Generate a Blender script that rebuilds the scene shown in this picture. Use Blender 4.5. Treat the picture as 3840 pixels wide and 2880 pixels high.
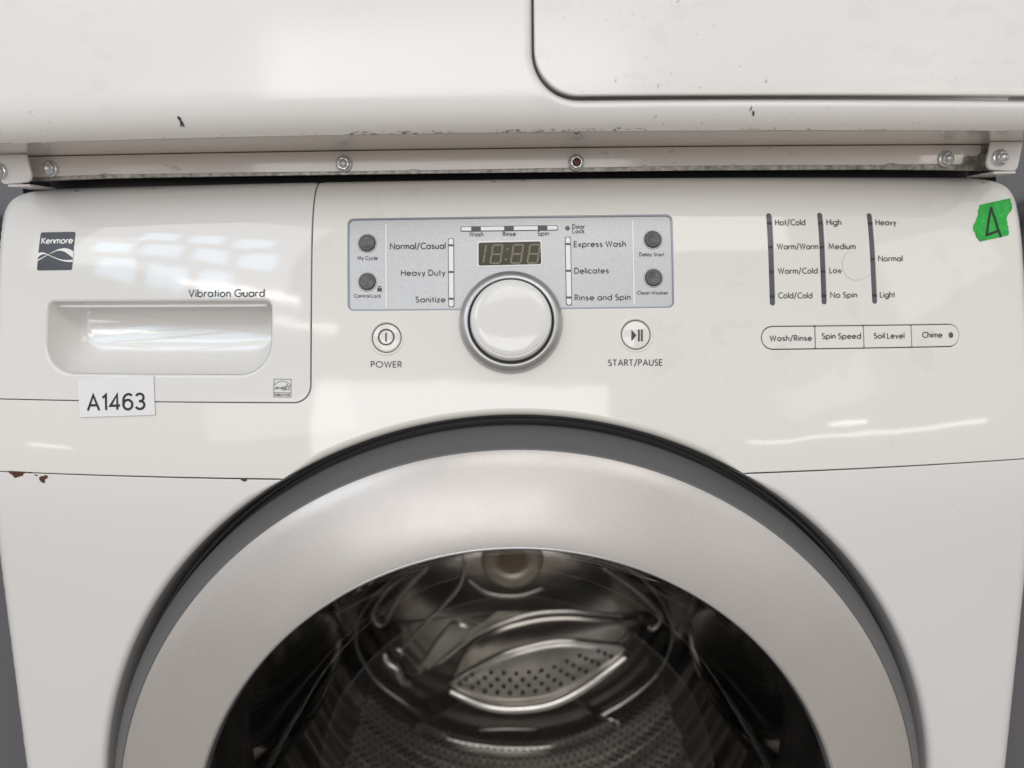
import bpy, bmesh, math, random
import numpy as np
from mathutils import Vector, Matrix
from mathutils.geometry import delaunay_2d_cdt

random.seed(7)
for _o in list(bpy.data.objects):
    bpy.data.objects.remove(_o)
SC = bpy.context.scene
COL = SC.collection
rad = math.radians

# ------------------------------------------------------------------ camera
EYE = 0.95                     # height of the lens above the floor (m)
FOC = 2890.0                   # focal length in pixels of the 3840 px wide photograph
PITCH, ROLL = rad(9.5), 0.0124
cp, sp = math.cos(PITCH), math.sin(PITCH)
FWD, UP0, RT0 = Vector((0, cp, -sp)), Vector((0, sp, cp)), Vector((1, 0, 0))
CR = RT0 * math.cos(ROLL) - UP0 * math.sin(ROLL)
CU = RT0 * math.sin(ROLL) + UP0 * math.cos(ROLL)
cam_d = bpy.data.cameras.new('camera')
cam = bpy.data.objects.new('camera', cam_d)
COL.objects.link(cam)
m = Matrix((CR, CU, -FWD)).transposed().to_4x4()
m.translation = Vector((0, 0, EYE))
cam.matrix_world = m
cam_d.sensor_width = 36.0
cam_d.lens = 36.0 * FOC / 3840.0
cam_d.clip_start, cam_d.clip_end = 0.02, 60.0
cam_d.dof.use_dof = True
cam_d.dof.focus_distance = 0.495
cam_d.dof.aperture_fstop = 5.0
SC.camera = cam


def ray(px, py):
    """direction of the sight line through a pixel of the 3840x2880 photograph"""
    u, v = (px - 1920.0) / FOC, (1440.0 - py) / FOC
    return FWD + CR * u + CU * v


# ------------------------------------------------------------------ world, view
W = bpy.data.worlds.new('World')
SC.world = W
W.use_nodes = True
wn = W.node_tree.nodes
wl = W.node_tree.links
bg = wn['Background']
tc = wn.new('ShaderNodeTexCoord')
sx = wn.new('ShaderNodeSeparateXYZ')
rp = wn.new('ShaderNodeValToRGB')
mr = wn.new('ShaderNodeMapRange')
wl.new(tc.outputs['Generated'], sx.inputs[0])
wl.new(sx.outputs['Z'], mr.inputs['Value'])
mr.inputs['From Min'].default_value = -1.0
mr.inputs['From Max'].default_value = 1.0
wl.new(mr.outputs[0], rp.inputs[0])
cr = rp.color_ramp
cr.elements[0].position = 0.30
cr.elements[0].color = (0.22, 0.19, 0.165, 1)
cr.elements[1].position = 0.75
cr.elements[1].color = (0.645, 0.64, 0.635, 1)
e = cr.elements.new(0.50)
e.color = (0.42, 0.412, 0.402, 1)
wl.new(rp.outputs[0], bg.inputs[0])
bg.inputs[1].default_value = 1.0

SC.view_settings.view_transform = 'Standard'
SC.view_settings.look = 'None'
SC.view_settings.exposure = 0.37
SC.view_settings.gamma = 1.0
SC.render.engine = 'CYCLES'
SC.cycles.use_denoising = True
SC.cycles.max_bounces = 10
SC.cycles.glossy_bounces = 6
SC.cycles.transparent_max_bounces = 12
SC.cycles.caustics_reflective = False
SC.cycles.caustics_refractive = False
SC.cycles.sample_clamp_indirect = 6.0


# ------------------------------------------------------------------ curved fronts
class Surf:
    """front sheet: profile given by tilt along arc length, bowed in plan by c*x^2"""

    def __init__(self, y0, z0, s0, knots, c, send, ex=None, er=0.0):
        self.c, self.ex, self.er = c, ex, er
        n = 1200
        S = np.linspace(s0, send, n)
        ks = np.array([k[0] for k in knots])
        kt = np.array([k[1] for k in knots])
        # smooth (pchip like) interpolation of the tilt
        T = np.interp(S, ks, kt)
        w = 21
        pad = np.concatenate([np.full(w, T[0]), T, np.full(w, T[-1])])
        ker = np.hanning(w * 2 + 1)
        T = np.convolve(pad, ker / ker.sum(), 'same')[w:-w]
        T = np.radians(T)
        ds = S[1] - S[0]
        Y = y0 + np.concatenate([[0], np.cumsum(np.sin((T[1:] + T[:-1]) / 2)) * ds])
        Z = z0 + np.concatenate([[0], np.cumsum(np.cos((T[1:] + T[:-1]) / 2)) * ds])
        self.S, self.T, self.Y, self.Z = S, T, Y, Z

    def yz(self, s):
        return (float(np.interp(s, self.S, self.Y)), float(np.interp(s, self.S, self.Z)), float(np.interp(s, self.S, self.T)))

    def bow(self, x):
        """set-back in plan and its slope: a shallow bow, turned back sharply near the sides"""
        y, g = self.c * x * x, 2 * self.c * x
        if self.ex and abs(x) > self.ex:
            u = min(abs(x) - self.ex, self.er * 0.985)
            q = math.sqrt(self.er ** 2 - u * u)
            y += self.er - q
            g += math.copysign(u / q, x)
        return y, g

    def nrm(self, x, s):
        t = float(np.interp(s, self.S, self.T))
        return Vector((self.bow(x)[1] * math.cos(t), -math.cos(t), math.sin(t))).normalized()

    def pt(self, x, s, d=0.0):
        y, z, t = self.yz(s)
        p = Vector((x, y + self.bow(x)[0], z))
        if d:
            p += self.nrm(x, s) * d
        p.z += EYE
        return p

    def hit(self, px, py):
        """(x, s) where the sight line of a pixel meets this front"""
        r = ray(px, py)
        a, b = r.x / r.y, r.z / r.y
        lo, hi = self.S[0], self.S[-1]

        def g(s):
            y, z, t = self.yz(s)
            Yt = y
            for _ in range(6):
                Yt = y + self.c * (a * Yt) ** 2
            return z - b * Yt, a * Yt
        for _ in range(40):
            mid = 0.5 * (lo + hi)
            if g(mid)[0] < 0:
                lo = mid
            else:
                hi = mid
        s = 0.5 * (lo + hi)
        return (g(s)[1], s)


BOW = 0.276
WF = Surf(0.4575, -0.94, -0.94, [(-0.95, 0), (-0.20, 0), (-0.17, 2.5), (-0.145, 7.0), (-0.11, 12.0), (-0.08, 13.6),
                                 (-0.015, 13.8), (0.008, 15.0), (0.024, 20.0), (0.038, 27.0), (0.048, 38.0),
                                 (0.056, 55.0), (0.063, 76.0), (0.075, 88.0)], BOW, 0.070, ex=0.3382, er=0.0121)
DF = Surf(0.4600, 0.0690, 0.0, [(-0.02, -66), (0.0, -62), (0.006, -46), (0.012, -24), (0.018, -9), (0.025, 0), (0.9, 0)], 0.187, 0.80)
Z0 = -0.384                    # height of the washer door's axis relative to the lens


def R1(x, y): return (x / 1.70154, y / 1.70154)
def R2(x, y): return (1270 + x / 1.70154, y / 1.70154)
def R3(x, y): return (2540 + x / 1.70154, y / 1.70154)
def R4(x, y): return (x / 1.70154, 650 + y / 1.70154)
def R5(x, y): return (1270 + x / 1.70154, 750 + y / 1.70154)
def R6(x, y): return (2540 + x / 1.70154, 700 + y / 1.70154)
def R7(x, y): return (3200 + x / 3.45625, 450 + y / 3.45625)
def RB(x, y): return (x / 6.9125, 500 + y / 6.9125)
def D2(x, y): return (x * 1.73599, y * 1.73599)


def hits(pts, reg=None, surf=None):
    surf = surf or WF
    return [surf.hit(*(reg(*p) if reg else p)) for p in pts]


def on_plane(px, py, Y):
    r = ray(px, py)
    t = Y / r.y
    return Vector((r.x * t, Y, r.z * t + EYE))


# ------------------------------------------------------------------ materials
MATS = {}


def mat(name, col, rough=0.4, metal=0.0, coat=0.0, spec=0.5, bump=None, noise=None, dirt=None, coat_rough=0.03):
    if name in MATS:
        return MATS[name]
    M = bpy.data.materials.new(name)
    M.use_nodes = True
    nt = M.node_tree
    b = nt.nodes['Principled BSDF']
    b.inputs['Base Color'].default_value = (*col, 1)
    b.inputs['Roughness'].default_value = rough
    b.inputs['Metallic'].default_value = metal
    b.inputs['Coat Weight'].default_value = coat
    b.inputs['Coat Roughness'].default_value = coat_rough
    b.inputs['Specular IOR Level'].default_value = spec
    co = nt.nodes.new('ShaderNodeTexCoord')
    if noise:                                   # (scale, amount) tone mottling
        n = nt.nodes.new('ShaderNodeTexNoise')
        n.inputs['Scale'].default_value = noise[0]
        n.inputs['Detail'].default_value = 5
        nt.links.new(co.outputs['Object'], n.inputs['Vector'])
        r = nt.nodes.new('ShaderNodeValToRGB')
        r.color_ramp.elements[0].position = 0.3
        r.color_ramp.elements[1].position = 0.7
        a = noise[1]
        r.color_ramp.elements[0].color = (*[c * (1 - a) for c in col], 1)
        r.color_ramp.elements[1].color = (*[min(1, c * (1 + a)) for c in col], 1)
        nt.links.new(n.outputs['Fac'], r.inputs[0])
        nt.links.new(r.outputs[0], b.inputs['Base Color'])
    if bump:                                    # (scale, strength, distance)
        n = nt.nodes.new('ShaderNodeTexNoise')
        n.inputs['Scale'].default_value = bump[0]
        n.inputs['Detail'].default_value = bump[3] if len(bump) > 3 else 2
        nt.links.new(co.outputs['Object'], n.inputs['Vector'])
        bp = nt.nodes.new('ShaderNodeBump')
        bp.inputs['Strength'].default_value = bump[1]
        bp.inputs['Distance'].default_value = bump[2]
        nt.links.new(n.outputs['Fac'], bp.inputs['Height'])
        nt.links.new(bp.outputs[0], b.inputs['Normal'])
        if coat:
            nt.links.new(bp.outputs[0], b.inputs['Coat Normal'])
    MATS[name] = M
    return M


def add_specks(M, scale, thr, col, strength=0.8, stretch=(1, 1, 1), band=None, clump=9.0, cthr=0.58):
    """small scuffs and dirt specks with a shape of their own: fine noise gated by a clumping noise (and a height band)"""
    nt = M.node_tree
    b = nt.nodes['Principled BSDF']
    L = nt.links
    co = nt.nodes.new('ShaderNodeTexCoord')
    mp = nt.nodes.new('ShaderNodeMapping')
    mp.inputs['Scale'].default_value = stretch
    L.new(co.outputs['Object'], mp.inputs[0])
    n = nt.nodes.new('ShaderNodeTexNoise')
    n.inputs['Scale'].default_value = scale
    n.inputs['Detail'].default_value = 3
    L.new(mp.outputs[0], n.inputs['Vector'])
    g = nt.nodes.new('ShaderNodeMapRange')
    g.inputs['From Min'].default_value = thr
    g.inputs['From Max'].default_value = thr + 0.05
    L.new(n.outputs['Fac'], g.inputs['Value'])
    n2 = nt.nodes.new('ShaderNodeTexNoise')
    n2.inputs['Scale'].default_value = clump
    n2.inputs['Detail'].default_value = 2
    L.new(co.outputs['Object'], n2.inputs['Vector'])
    g2 = nt.nodes.new('ShaderNodeMapRange')
    g2.inputs['From Min'].default_value = cthr
    g2.inputs['From Max'].default_value = cthr + 0.06
    L.new(n2.outputs['Fac'], g2.inputs['Value'])
    mu = nt.nodes.new('ShaderNodeMath')
    mu.operation = 'MULTIPLY'
    L.new(g.outputs[0], mu.inputs[0])
    L.new(g2.outputs[0], mu.inputs[1])
    fac = mu
    if band:
        sxy = nt.nodes.new('ShaderNodeSeparateXYZ')
        L.new(co.outputs['Object'], sxy.inputs[0])
        z0, z1, f = band
        a = nt.nodes.new('ShaderNodeMapRange')
        a.inputs['From Min'].default_value = z0 - f
        a.inputs['From Max'].default_value = z0
        L.new(sxy.outputs['Z'], a.inputs['Value'])
        c = nt.nodes.new('ShaderNodeMapRange')
        c.inputs['From Min'].default_value = z1 + f
        c.inputs['From Max'].default_value = z1
        L.new(sxy.outputs['Z'], c.inputs['Value'])
        m1 = nt.nodes.new('ShaderNodeMath')
        m1.operation = 'MULTIPLY'
        L.new(a.outputs[0], m1.inputs[0])
        L.new(c.outputs[0], m1.inputs[1])
        m2 = nt.nodes.new('ShaderNodeMath')
        m2.operation = 'MULTIPLY'
        L.new(m1.outputs[0], m2.inputs[0])
        L.new(fac.outputs[0], m2.inputs[1])
        fac = m2
    st = nt.nodes.new('ShaderNodeMath')
    st.operation = 'MULTIPLY'
    st.inputs[1].default_value = strength
    L.new(fac.outputs[0], st.inputs[0])
    mx = nt.nodes.new('ShaderNodeMix')
    mx.data_type = 'RGBA'
    L.new(st.outputs[0], mx.inputs['Factor'])
    src = b.inputs['Base Color']
    if src.is_linked:
        L.new(src.links[0].from_socket, mx.inputs['A'])
    else:
        mx.inputs['A'].default_value = src.default_value
    mx.inputs['B'].default_value = (*col, 1)
    L.new(mx.outputs['Result'], b.inputs['Base Color'])


M_PLASTIC = mat('glossy_white_plastic', (0.77, 0.756, 0.718), 0.06, coat=0.35, bump=(16, 0.16, 0.002))
M_KNOB = mat('grey_white_knob_plastic', (0.74, 0.735, 0.715), 0.10, coat=0.3)
M_DRAWER = mat('glossy_white_drawer_plastic', (0.755, 0.745, 0.73), 0.06, coat=0.35, bump=(16, 0.16, 0.002))
M_ENAMEL = mat('white_enamel', (0.745, 0.73, 0.725), 0.20, coat=0.25, bump=(420, 0.05, 0.0006), coat_rough=0.10)
M_DRYER = mat('dryer_white_enamel', (0.85, 0.83, 0.815), 0.17, coat=0.3, bump=(420, 0.04, 0.0006), coat_rough=0.08)
M_STRIP = mat('strip_white_enamel', (0.72, 0.67, 0.64), 0.12, coat=0.4)
M_GALV = mat('galvanised_steel', (0.33, 0.32, 0.29), 0.45, 0.75, noise=(260, 0.45), bump=(300, 0.3, 0.0006))
M_ZINC = mat('zinc_bolt', (0.74, 0.76, 0.78), 0.32, 0.9, noise=(400, 0.2))
M_RED = mat('red_paint_spot', (0.15, 0.06, 0.055), 0.35)
M_SILVER = mat('silver_paint_panel', (0.50, 0.508, 0.52), 0.38, 0.35, noise=(1100, 0.09))
M_SRIM = mat('silver_rim', (0.25, 0.28, 0.33), 0.3, 0.4)
M_DOORSILVER = mat('silver_door_paint', (0.53, 0.50, 0.48), 0.34, 0.45, noise=(1500, 0.07))
M_BEZEL = mat('satin_chrome', (0.49, 0.49, 0.50), 0.30, 0.8, noise=(1500, 0.06))
M_GREYRIM = mat('grey_rim_plastic', (0.108, 0.108, 0.110), 0.40)
M_DARK = mat('black_plastic', (0.018, 0.018, 0.020), 0.35)
M_GROOVE = mat('dark_grey_gasket', (0.06, 0.06, 0.062), 0.6)
M_INK = mat('charcoal_ink', (0.035, 0.039, 0.046), 0.4)
M_INKGREY = mat('grey_ink', (0.075, 0.076, 0.082), 0.4)
M_BADGE = mat('navy_badge', (0.045, 0.05, 0.068), 0.28)
M_WHITEINK = mat('white_ink', (0.86, 0.86, 0.84), 0.3)
M_PAPER = mat('white_paper', (0.80, 0.79, 0.80), 0.8, noise=(30, 0.02))
M_BLACKINK = mat('black_print', (0.012, 0.012, 0.014), 0.5)
M_TAPE = mat('green_tape', (0.018, 0.42, 0.055), 0.55, noise=(260, 0.22), bump=(500, 0.25, 0.0004))
M_SMOKE = mat('smoked_screen', (0.052, 0.047, 0.033), 0.25, spec=0.3)
M_SEG = mat('unlit_segment', (0.20, 0.17, 0.10), 0.4)
M_STRIPLENS = mat('smoked_light_strip', (0.085, 0.092, 0.105), 0.18)
M_BTN = mat('dark_rubber_button', (0.085, 0.088, 0.092), 0.28)
M_GREYBODY = mat('grey_appliance_paint', (0.17, 0.17, 0.185), 0.35, 0.3, noise=(900, 0.06))
M_STEEL = mat('stainless_drum', (0.46, 0.43, 0.40), 0.24, 1.0)
M_STEELB = mat('stainless_ridge', (0.66, 0.62, 0.58), 0.20, 1.0)
M_HOLE = mat('hole_black', (0.01, 0.01, 0.01), 0.6)
M_HUB = mat('tan_hub_plate', (0.68, 0.60, 0.48), 0.35, 0.4)
M_RUST = mat('rusted_chip', (0.085, 0.028, 0.017), 0.8, noise=(500, 0.6))
M_SCUFF = mat('blue_black_scuff', (0.03, 0.045, 0.06), 0.5)
M_SMUDGE = mat('grey_smudge', (0.42, 0.41, 0.39), 0.5)
M_FLOOR = mat('concrete', (0.27, 0.235, 0.20), 0.7, noise=(3, 0.15))



def vary_rough(M, scale, lo, hi, stretch=(1, 1, 1)):
    """handling marks: patchy gloss"""
    nt = M.node_tree
    b = nt.nodes['Principled BSDF']
    co = nt.nodes.new('ShaderNodeTexCoord')
    mp = nt.nodes.new('ShaderNodeMapping')
    mp.inputs['Scale'].default_value = stretch
    n = nt.nodes.new('ShaderNodeTexNoise')
    n.inputs['Scale'].default_value = scale
    n.inputs['Detail'].default_value = 6
    n.inputs['Roughness'].default_value = 0.65
    g = nt.nodes.new('ShaderNodeMapRange')
    g.inputs['From Min'].default_value = 0.32
    g.inputs['From Max'].default_value = 0.68
    g.inputs['To Min'].default_value = lo
    g.inputs['To Max'].default_value = hi
    nt.links.new(co.outputs['Object'], mp.inputs[0])
    nt.links.new(mp.outputs[0], n.inputs['Vector'])
    nt.links.new(n.outputs['Fac'], g.inputs['Value'])
    nt.links.new(g.outputs[0], b.inputs['Roughness'])


vary_rough(M_DOORSILVER, 9, 0.24, 0.40)
vary_rough(M_ENAMEL, 6, 0.14, 0.30)
vary_rough(M_DRYER, 6, 0.12, 0.26)
vary_rough(M_BEZEL, 60, 0.26, 0.40)
add_specks(M_DOORSILVER, 300, 0.72, (0.36, 0.35, 0.33), 0.35, clump=14, cthr=0.60)
add_specks(M_DRYER, 330, 0.68, (0.34, 0.33, 0.32), 0.6, clump=9, cthr=0.56)
add_specks(M_DRYER, 45, 0.57, (0.62, 0.59, 0.57), 0.12, stretch=(1, 1, 1.6), clump=5, cthr=0.50)
add_specks(M_PLASTIC, 50, 0.58, (0.60, 0.56, 0.49), 0.16, clump=6, cthr=0.52)
add_specks(M_KNOB, 220, 0.64, (0.45, 0.43, 0.40), 0.4, clump=60, cthr=0.56)
add_specks(M_ENAMEL, 320, 0.72, (0.30, 0.29, 0.28), 0.6, clump=9, cthr=0.55)
add_specks(M_PLASTIC, 420, 0.74, (0.42, 0.40, 0.37), 0.5, clump=11, cthr=0.54)
add_specks(M_STRIP, 220, 0.62, (0.34, 0.31, 0.28), 0.45, stretch=(0.4, 1, 1.4), clump=12, cthr=0.56)

# smoked door glass: clear sheet that reflects by Fresnel and lets light through
M_GLASS = bpy.data.materials.new('smoked_door_glass')
M_GLASS.use_nodes = True
_nt = M_GLASS.node_tree
for _n in list(_nt.nodes):
    if _n.type == 'BSDF_PRINCIPLED':
        _nt.nodes.remove(_n)
_tr = _nt.nodes.new('ShaderNodeBsdfTransparent')
_tr.inputs[0].default_value = (0.95, 0.94, 0.93, 1)
_gl = _nt.nodes.new('ShaderNodeBsdfGlossy')
_gl.inputs['Roughness'].default_value = 0.03
_fr = _nt.nodes.new('ShaderNodeFresnel')
_fr.inputs[0].default_value = 1.45
_mx = _nt.nodes.new('ShaderNodeMixShader')
_nt.links.new(_fr.outputs[0], _mx.inputs[0])
_nt.links.new(_tr.outputs[0], _mx.inputs[1])
_nt.links.new(_gl.outputs[0], _mx.inputs[2])
_nt.links.new(_mx.outputs[0], _nt.nodes['Material Output'].inputs[0])


# ------------------------------------------------------------------ object helpers
def thing(name, loc, label, cat, group=None):
    o = bpy.data.objects.new(name, None)
    o.empty_display_size = 0.05
    o.location = loc
    COL.objects.link(o)
    o['label'] = label
    o['category'] = cat
    if group:
        o['group'] = group
    return o


def obj(name, V, F, M, parent=None, normals=None, smooth=True, stuff=False):
    me = bpy.data.meshes.new(name)
    root = parent
    off = Vector((0, 0, 0))
    while root is not None:
        off += root.location
        root = root.parent
    me.from_pydata([tuple(Vector(v) - off) for v in V], [], F)
    me.materials.append(M)
    if smooth:
        me.polygons.foreach_set('use_smooth', [True] * len(me.polygons))
    me.update()
    if normals is not None:
        me.normals_split_custom_set_from_vertices([tuple(n) for n in normals])
    o = bpy.data.objects.new(name, me)
    COL.objects.link(o)
    if parent is not None:
        o.parent = parent
    if stuff:
        o['kind'] = 'stuff'
    return o


def rounded(corners, radii, n=8):
    """polygon with rounded corners (list of 2D points, radius per corner)"""
    out = []
    N = len(corners)
    for i in range(N):
        p = np.array(corners[i], float)
        a = np.array(corners[i - 1], float)
        b = np.array(corners[(i + 1) % N], float)
        r = radii[i] if isinstance(radii, (list, tuple)) else radii
        u = (a - p) / np.linalg.norm(a - p)
        v = (b - p) / np.linalg.norm(b - p)
        if r <= 0:
            out.append(tuple(p))
            continue
        cosang = np.clip(np.dot(u, v), -1, 1)
        half = math.acos(cosang) / 2
        if half > 1.55:
            out.append(tuple(p))
            continue
        t = r / math.tan(half)
        c = p + (u + v) / np.linalg.norm(u + v) * r / math.sin(half)
        s0 = p + u * t - c
        s1 = p + v * t - c
        a0 = math.atan2(s0[1], s0[0])
        a1 = math.atan2(s1[1], s1[0])
        d = (a1 - a0 + math.pi) % (2 * math.pi) - math.pi
        for k in range(n + 1):
            an = a0 + d * k / n
            out.append((c[0] + r * math.cos(an), c[1] + r * math.sin(an)))
    return out


def resample(poly, h):
    out = []
    N = len(poly)
    for i in range(N):
        a, b = np.array(poly[i]), np.array(poly[(i + 1) % N])
        L = np.linalg.norm(b - a)
        if L < 1e-7:
            continue
        k = max(1, int(math.ceil(L / h)))
        for j in range(k):
            out.append(tuple(a + (b - a) * j / k))
    return out


def area2(p):
    p = np.asarray(p)
    return 0.5 * np.sum(p[:, 0] * np.roll(p[:, 1], -1) - np.roll(p[:, 0], -1) * p[:, 1])


def inside(pts, poly):
    pts = np.asarray(pts)
    poly = np.asarray(poly)
    x, y = pts[:, 0], pts[:, 1]
    res = np.zeros(len(pts), bool)
    j = len(poly) - 1
    for i in range(len(poly)):
        xi, yi = poly[i]
        xj, yj = poly[j]
        if yi != yj:
            c = ((yi > y) != (yj > y)) & (x < (xj - xi) * (y - yi) / (yj - yi) + xi)
            res ^= c
        j = i
    return res


def out_normals(p):
    p = np.asarray(p)
    a = np.roll(p, 1, 0)
    b = np.roll(p, -1, 0)
    e1 = p - a
    e2 = b - p
    n1 = np.stack([e1[:, 1], -e1[:, 0]], 1)
    n2 = np.stack([e2[:, 1], -e2[:, 0]], 1)
    n1 /= np.linalg.norm(n1, axis=1, keepdims=True) + 1e-12
    n2 /= np.linalg.norm(n2, axis=1, keepdims=True) + 1e-12
    n = n1 + n2
    n /= np.linalg.norm(n, axis=1, keepdims=True) + 1e-12
    cosh = np.clip(np.sum(n * n1, axis=1), 0.5, 1)
    return n, 1.0 / cosh


def fill2d(loops, h=None, extra=None):
    """triangulate a region bounded by loops[0] with holes loops[1:], with grid points inside"""
    pts, edges = [], []
    for lp in loops:
        b = len(pts)
        pts += [tuple(q) for q in lp]
        edges += [(b + i, b + (i + 1) % len(lp)) for i in range(len(lp))]
    nb = len(pts)
    if h:
        A = np.asarray(loops[0])
        x0, y0 = A.min(0)
        x1, y1 = A.max(0)
        hx, hy = h if isinstance(h, (tuple, list)) else (h, h)
        gx = np.arange(x0 + hx / 2, x1, hx)
        gy = np.arange(y0 + hy / 2, y1, hy)
        G = np.stack(np.meshgrid(gx, gy), -1).reshape(-1, 2)
        if extra is not None and len(extra):
            G = np.concatenate([G, np.asarray(extra)])
        if len(G):
            ok = inside(G, loops[0])
            for lp in loops[1:]:
                ok &= ~inside(G, lp)
            pts += [tuple(q) for q in G[ok]]
    V, E, F, ov, oe, of = delaunay_2d_cdt([Vector(p) for p in pts], edges, [], 0, 1e-7)
    P = np.array([tuple(v) for v in V])
    F = [f for f in F if len(f) == 3]
    C = np.array([P[list(f)].mean(0) for f in F])
    ok = inside(C, loops[0])
    for lp in loops[1:]:
        ok &= ~inside(C, lp)
    F = [tuple(f) for f, k in zip(F, ok) if k]
    mapping = {}
    for i, o in enumerate(ov):
        for q in o:
            if q < nb:
                mapping[q] = i
    F = [f if area2(P[list(f)]) > 0 else f[::-1] for f in F]
    return P, F, mapping


def sheet(name, outline, M, parent, surf, d=0.0, r=0.0006, wall=0.004, holes=(), h=0.012, hb=None, nb=3, hole_r=None, hole_wall=None, extra=None):
    """curved plate: top follows surf at offset d, every edge rounded with radius r and turned back by wall.
    r / hole_r may be numbers or functions of (x, s)"""
    hb = hb or (min(h) if isinstance(h, (tuple, list)) else h)
    loops = []
    for i, lp in enumerate([outline] + list(holes)):
        lp = resample(lp, hb)
        if (area2(lp) > 0) != (i == 0):
            lp = lp[::-1]
        loops.append(np.array(lp))
    rings0, info = [], []
    for i, lp in enumerate(loops):
        n, k = out_normals(lp)
        rr = r if i == 0 else (hole_r if hole_r is not None else r)
        if callable(rr):
            R = np.array([rr(*q) for q in lp])
        else:
            R = np.full(len(lp), float(rr))
        info.append((lp, n, k, R))
        rings0.append(lp - n * (R * k)[:, None])
    P, F, mp = fill2d(rings0, h, extra)
    V = [surf.pt(q[0], q[1], d) for q in P]
    Nn = [surf.nrm(q[0], q[1]) for q in P]
    F = list(F)
    base = 0
    for i, (lp, n, k, R) in enumerate(info):
        prev = [mp[base + j] for j in range(len(lp))]
        base += len(lp)
        wl_ = wall if i == 0 else (hole_wall if hole_wall is not None else wall)
        steps = [(th, 0.0) for th in [math.pi / 2 * q / nb for q in range(1, nb + 1)]] + [(math.pi / 2, wl_)]
        for th, w in steps:
            cur = []
            for j in range(len(lp)):
                q = lp[j] - n[j] * k[j] * R[j] * (1 - math.sin(th))
                dd = d - R[j] * (1 - math.cos(th)) - w
                p = surf.pt(q[0], q[1], dd)
                N = surf.nrm(q[0], q[1])
                o2 = (surf.pt(q[0] + n[j][0] * 1e-4, q[1] + n[j][1] * 1e-4, dd) - p).normalized()
                cur.append(len(V))
                V.append(p)
                Nn.append((N * math.cos(th) + o2 * math.sin(th)).normalized())
            L = len(lp)
            for j in range(L):
                j2 = (j + 1) % L
                F.append((prev[j], cur[j], cur[j2], prev[j2]))
            prev = cur
    return obj(name, V, F, M, parent, Nn)


def decal(name, poly, M, parent, surf, d=0.00015, h=0.004, holes=()):
    d += 0.0001
    poly = resample(poly, 0.004)
    lp = [np.array(poly if area2(poly) > 0 else poly[::-1])]
    for q in holes:
        lp.append(np.array(q if area2(q) < 0 else q[::-1]))
    P, F, mp = fill2d(lp, h)
    return obj(name, [surf.pt(q[0], q[1], d) for q in P], F, M, parent, [surf.nrm(q[0], q[1]) for q in P])


def ribbon2(path, w, closed=False):
    """flat stroke of width w along a 2D path -> (verts, quads)"""
    p = np.array(path, float)
    n = len(p)
    V, F = [], []
    for i in range(n):
        if closed:
            a, b = p[i - 1], p[(i + 1) % n]
            d1, d2 = p[i] - a, b - p[i]
        else:
            d1 = p[i] - p[i - 1] if i > 0 else p[1] - p[0]
            d2 = p[i + 1] - p[i] if i < n - 1 else p[-1] - p[-2]
        d1 = d1 / (np.linalg.norm(d1) + 1e-12)
        d2 = d2 / (np.linalg.norm(d2) + 1e-12)
        t = d1 + d2
        ln = np.linalg.norm(t)
        t = t / ln if ln > 1e-6 else d1
        nn = np.array([-t[1], t[0]])
        k = 1.0 / max(0.45, float(np.dot(t, d1)))
        V.append(p[i] + nn * w / 2 * k)
        V.append(p[i] - nn * w / 2 * k)
    m_ = n if closed else n - 1
    for i in range(m_):
        j = (i + 1) % n
        F.append((2 * i, 2 * i + 1, 2 * j + 1, 2 * j))
    return V, F


def strokes(name, paths, w, M, parent, surf, d=0.00015, seg=0.004):
    """printed lines: list of (path2d, closed)"""
    V, F, N = [], [], []
    d += 0.0001
    for i, (path, closed) in enumerate(paths):
        if seg:
            q = []
            for a, b in zip(path, path[1:] + ([path[0]] if closed else [])):
                L = math.dist(a, b)
                k = max(1, int(L / seg))
                q += [(a[0] + (b[0] - a[0]) * t / k, a[1] + (b[1] - a[1]) * t / k) for t in range(k)]
            if not closed:
                q.append(path[-1])
            path = q
        v, f = ribbon2(path, w, closed)
        b = len(V)
        dd = d + (i % 5) * 0.000012
        V += [surf.pt(q[0], q[1], dd) for q in v]
        N += [surf.nrm(q[0], q[1]) for q in v]
        F += [tuple(b + k for k in ff) for ff in f]
    return obj(name, V, F, M, parent, N)


def lathe(name, prof, center, axis, M, parent, n=96, ref=None, closed_tip=False, flip=False):
    """surface of revolution; prof = [(radius, height along axis)]"""
    axis = Vector(axis).normalized()
    ref = Vector(ref) if ref else Vector((1, 0, 0))
    e1 = (ref - axis * ref.dot(axis)).normalized()
    e2 = axis.cross(e1)
    center = Vector(center)
    V, F = [], []
    for r, hh in prof:
        for k in range(n):
            a = 2 * math.pi * k / n
            V.append(center + axis * hh + (e1 * math.cos(a) + e2 * math.sin(a)) * r)
    for i in range(len(prof) - 1):
        for k in range(n):
            k2 = (k + 1) % n
            F.append((i * n + k, i * n + k2, (i + 1) * n + k2, (i + 1) * n + k))
    if closed_tip:
        F.append(tuple((len(prof) - 1) * n + k for k in range(n)))
    if flip:
        F = [f[::-1] for f in F]
    o = obj(name, V, F, M, parent)
    return o


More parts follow.
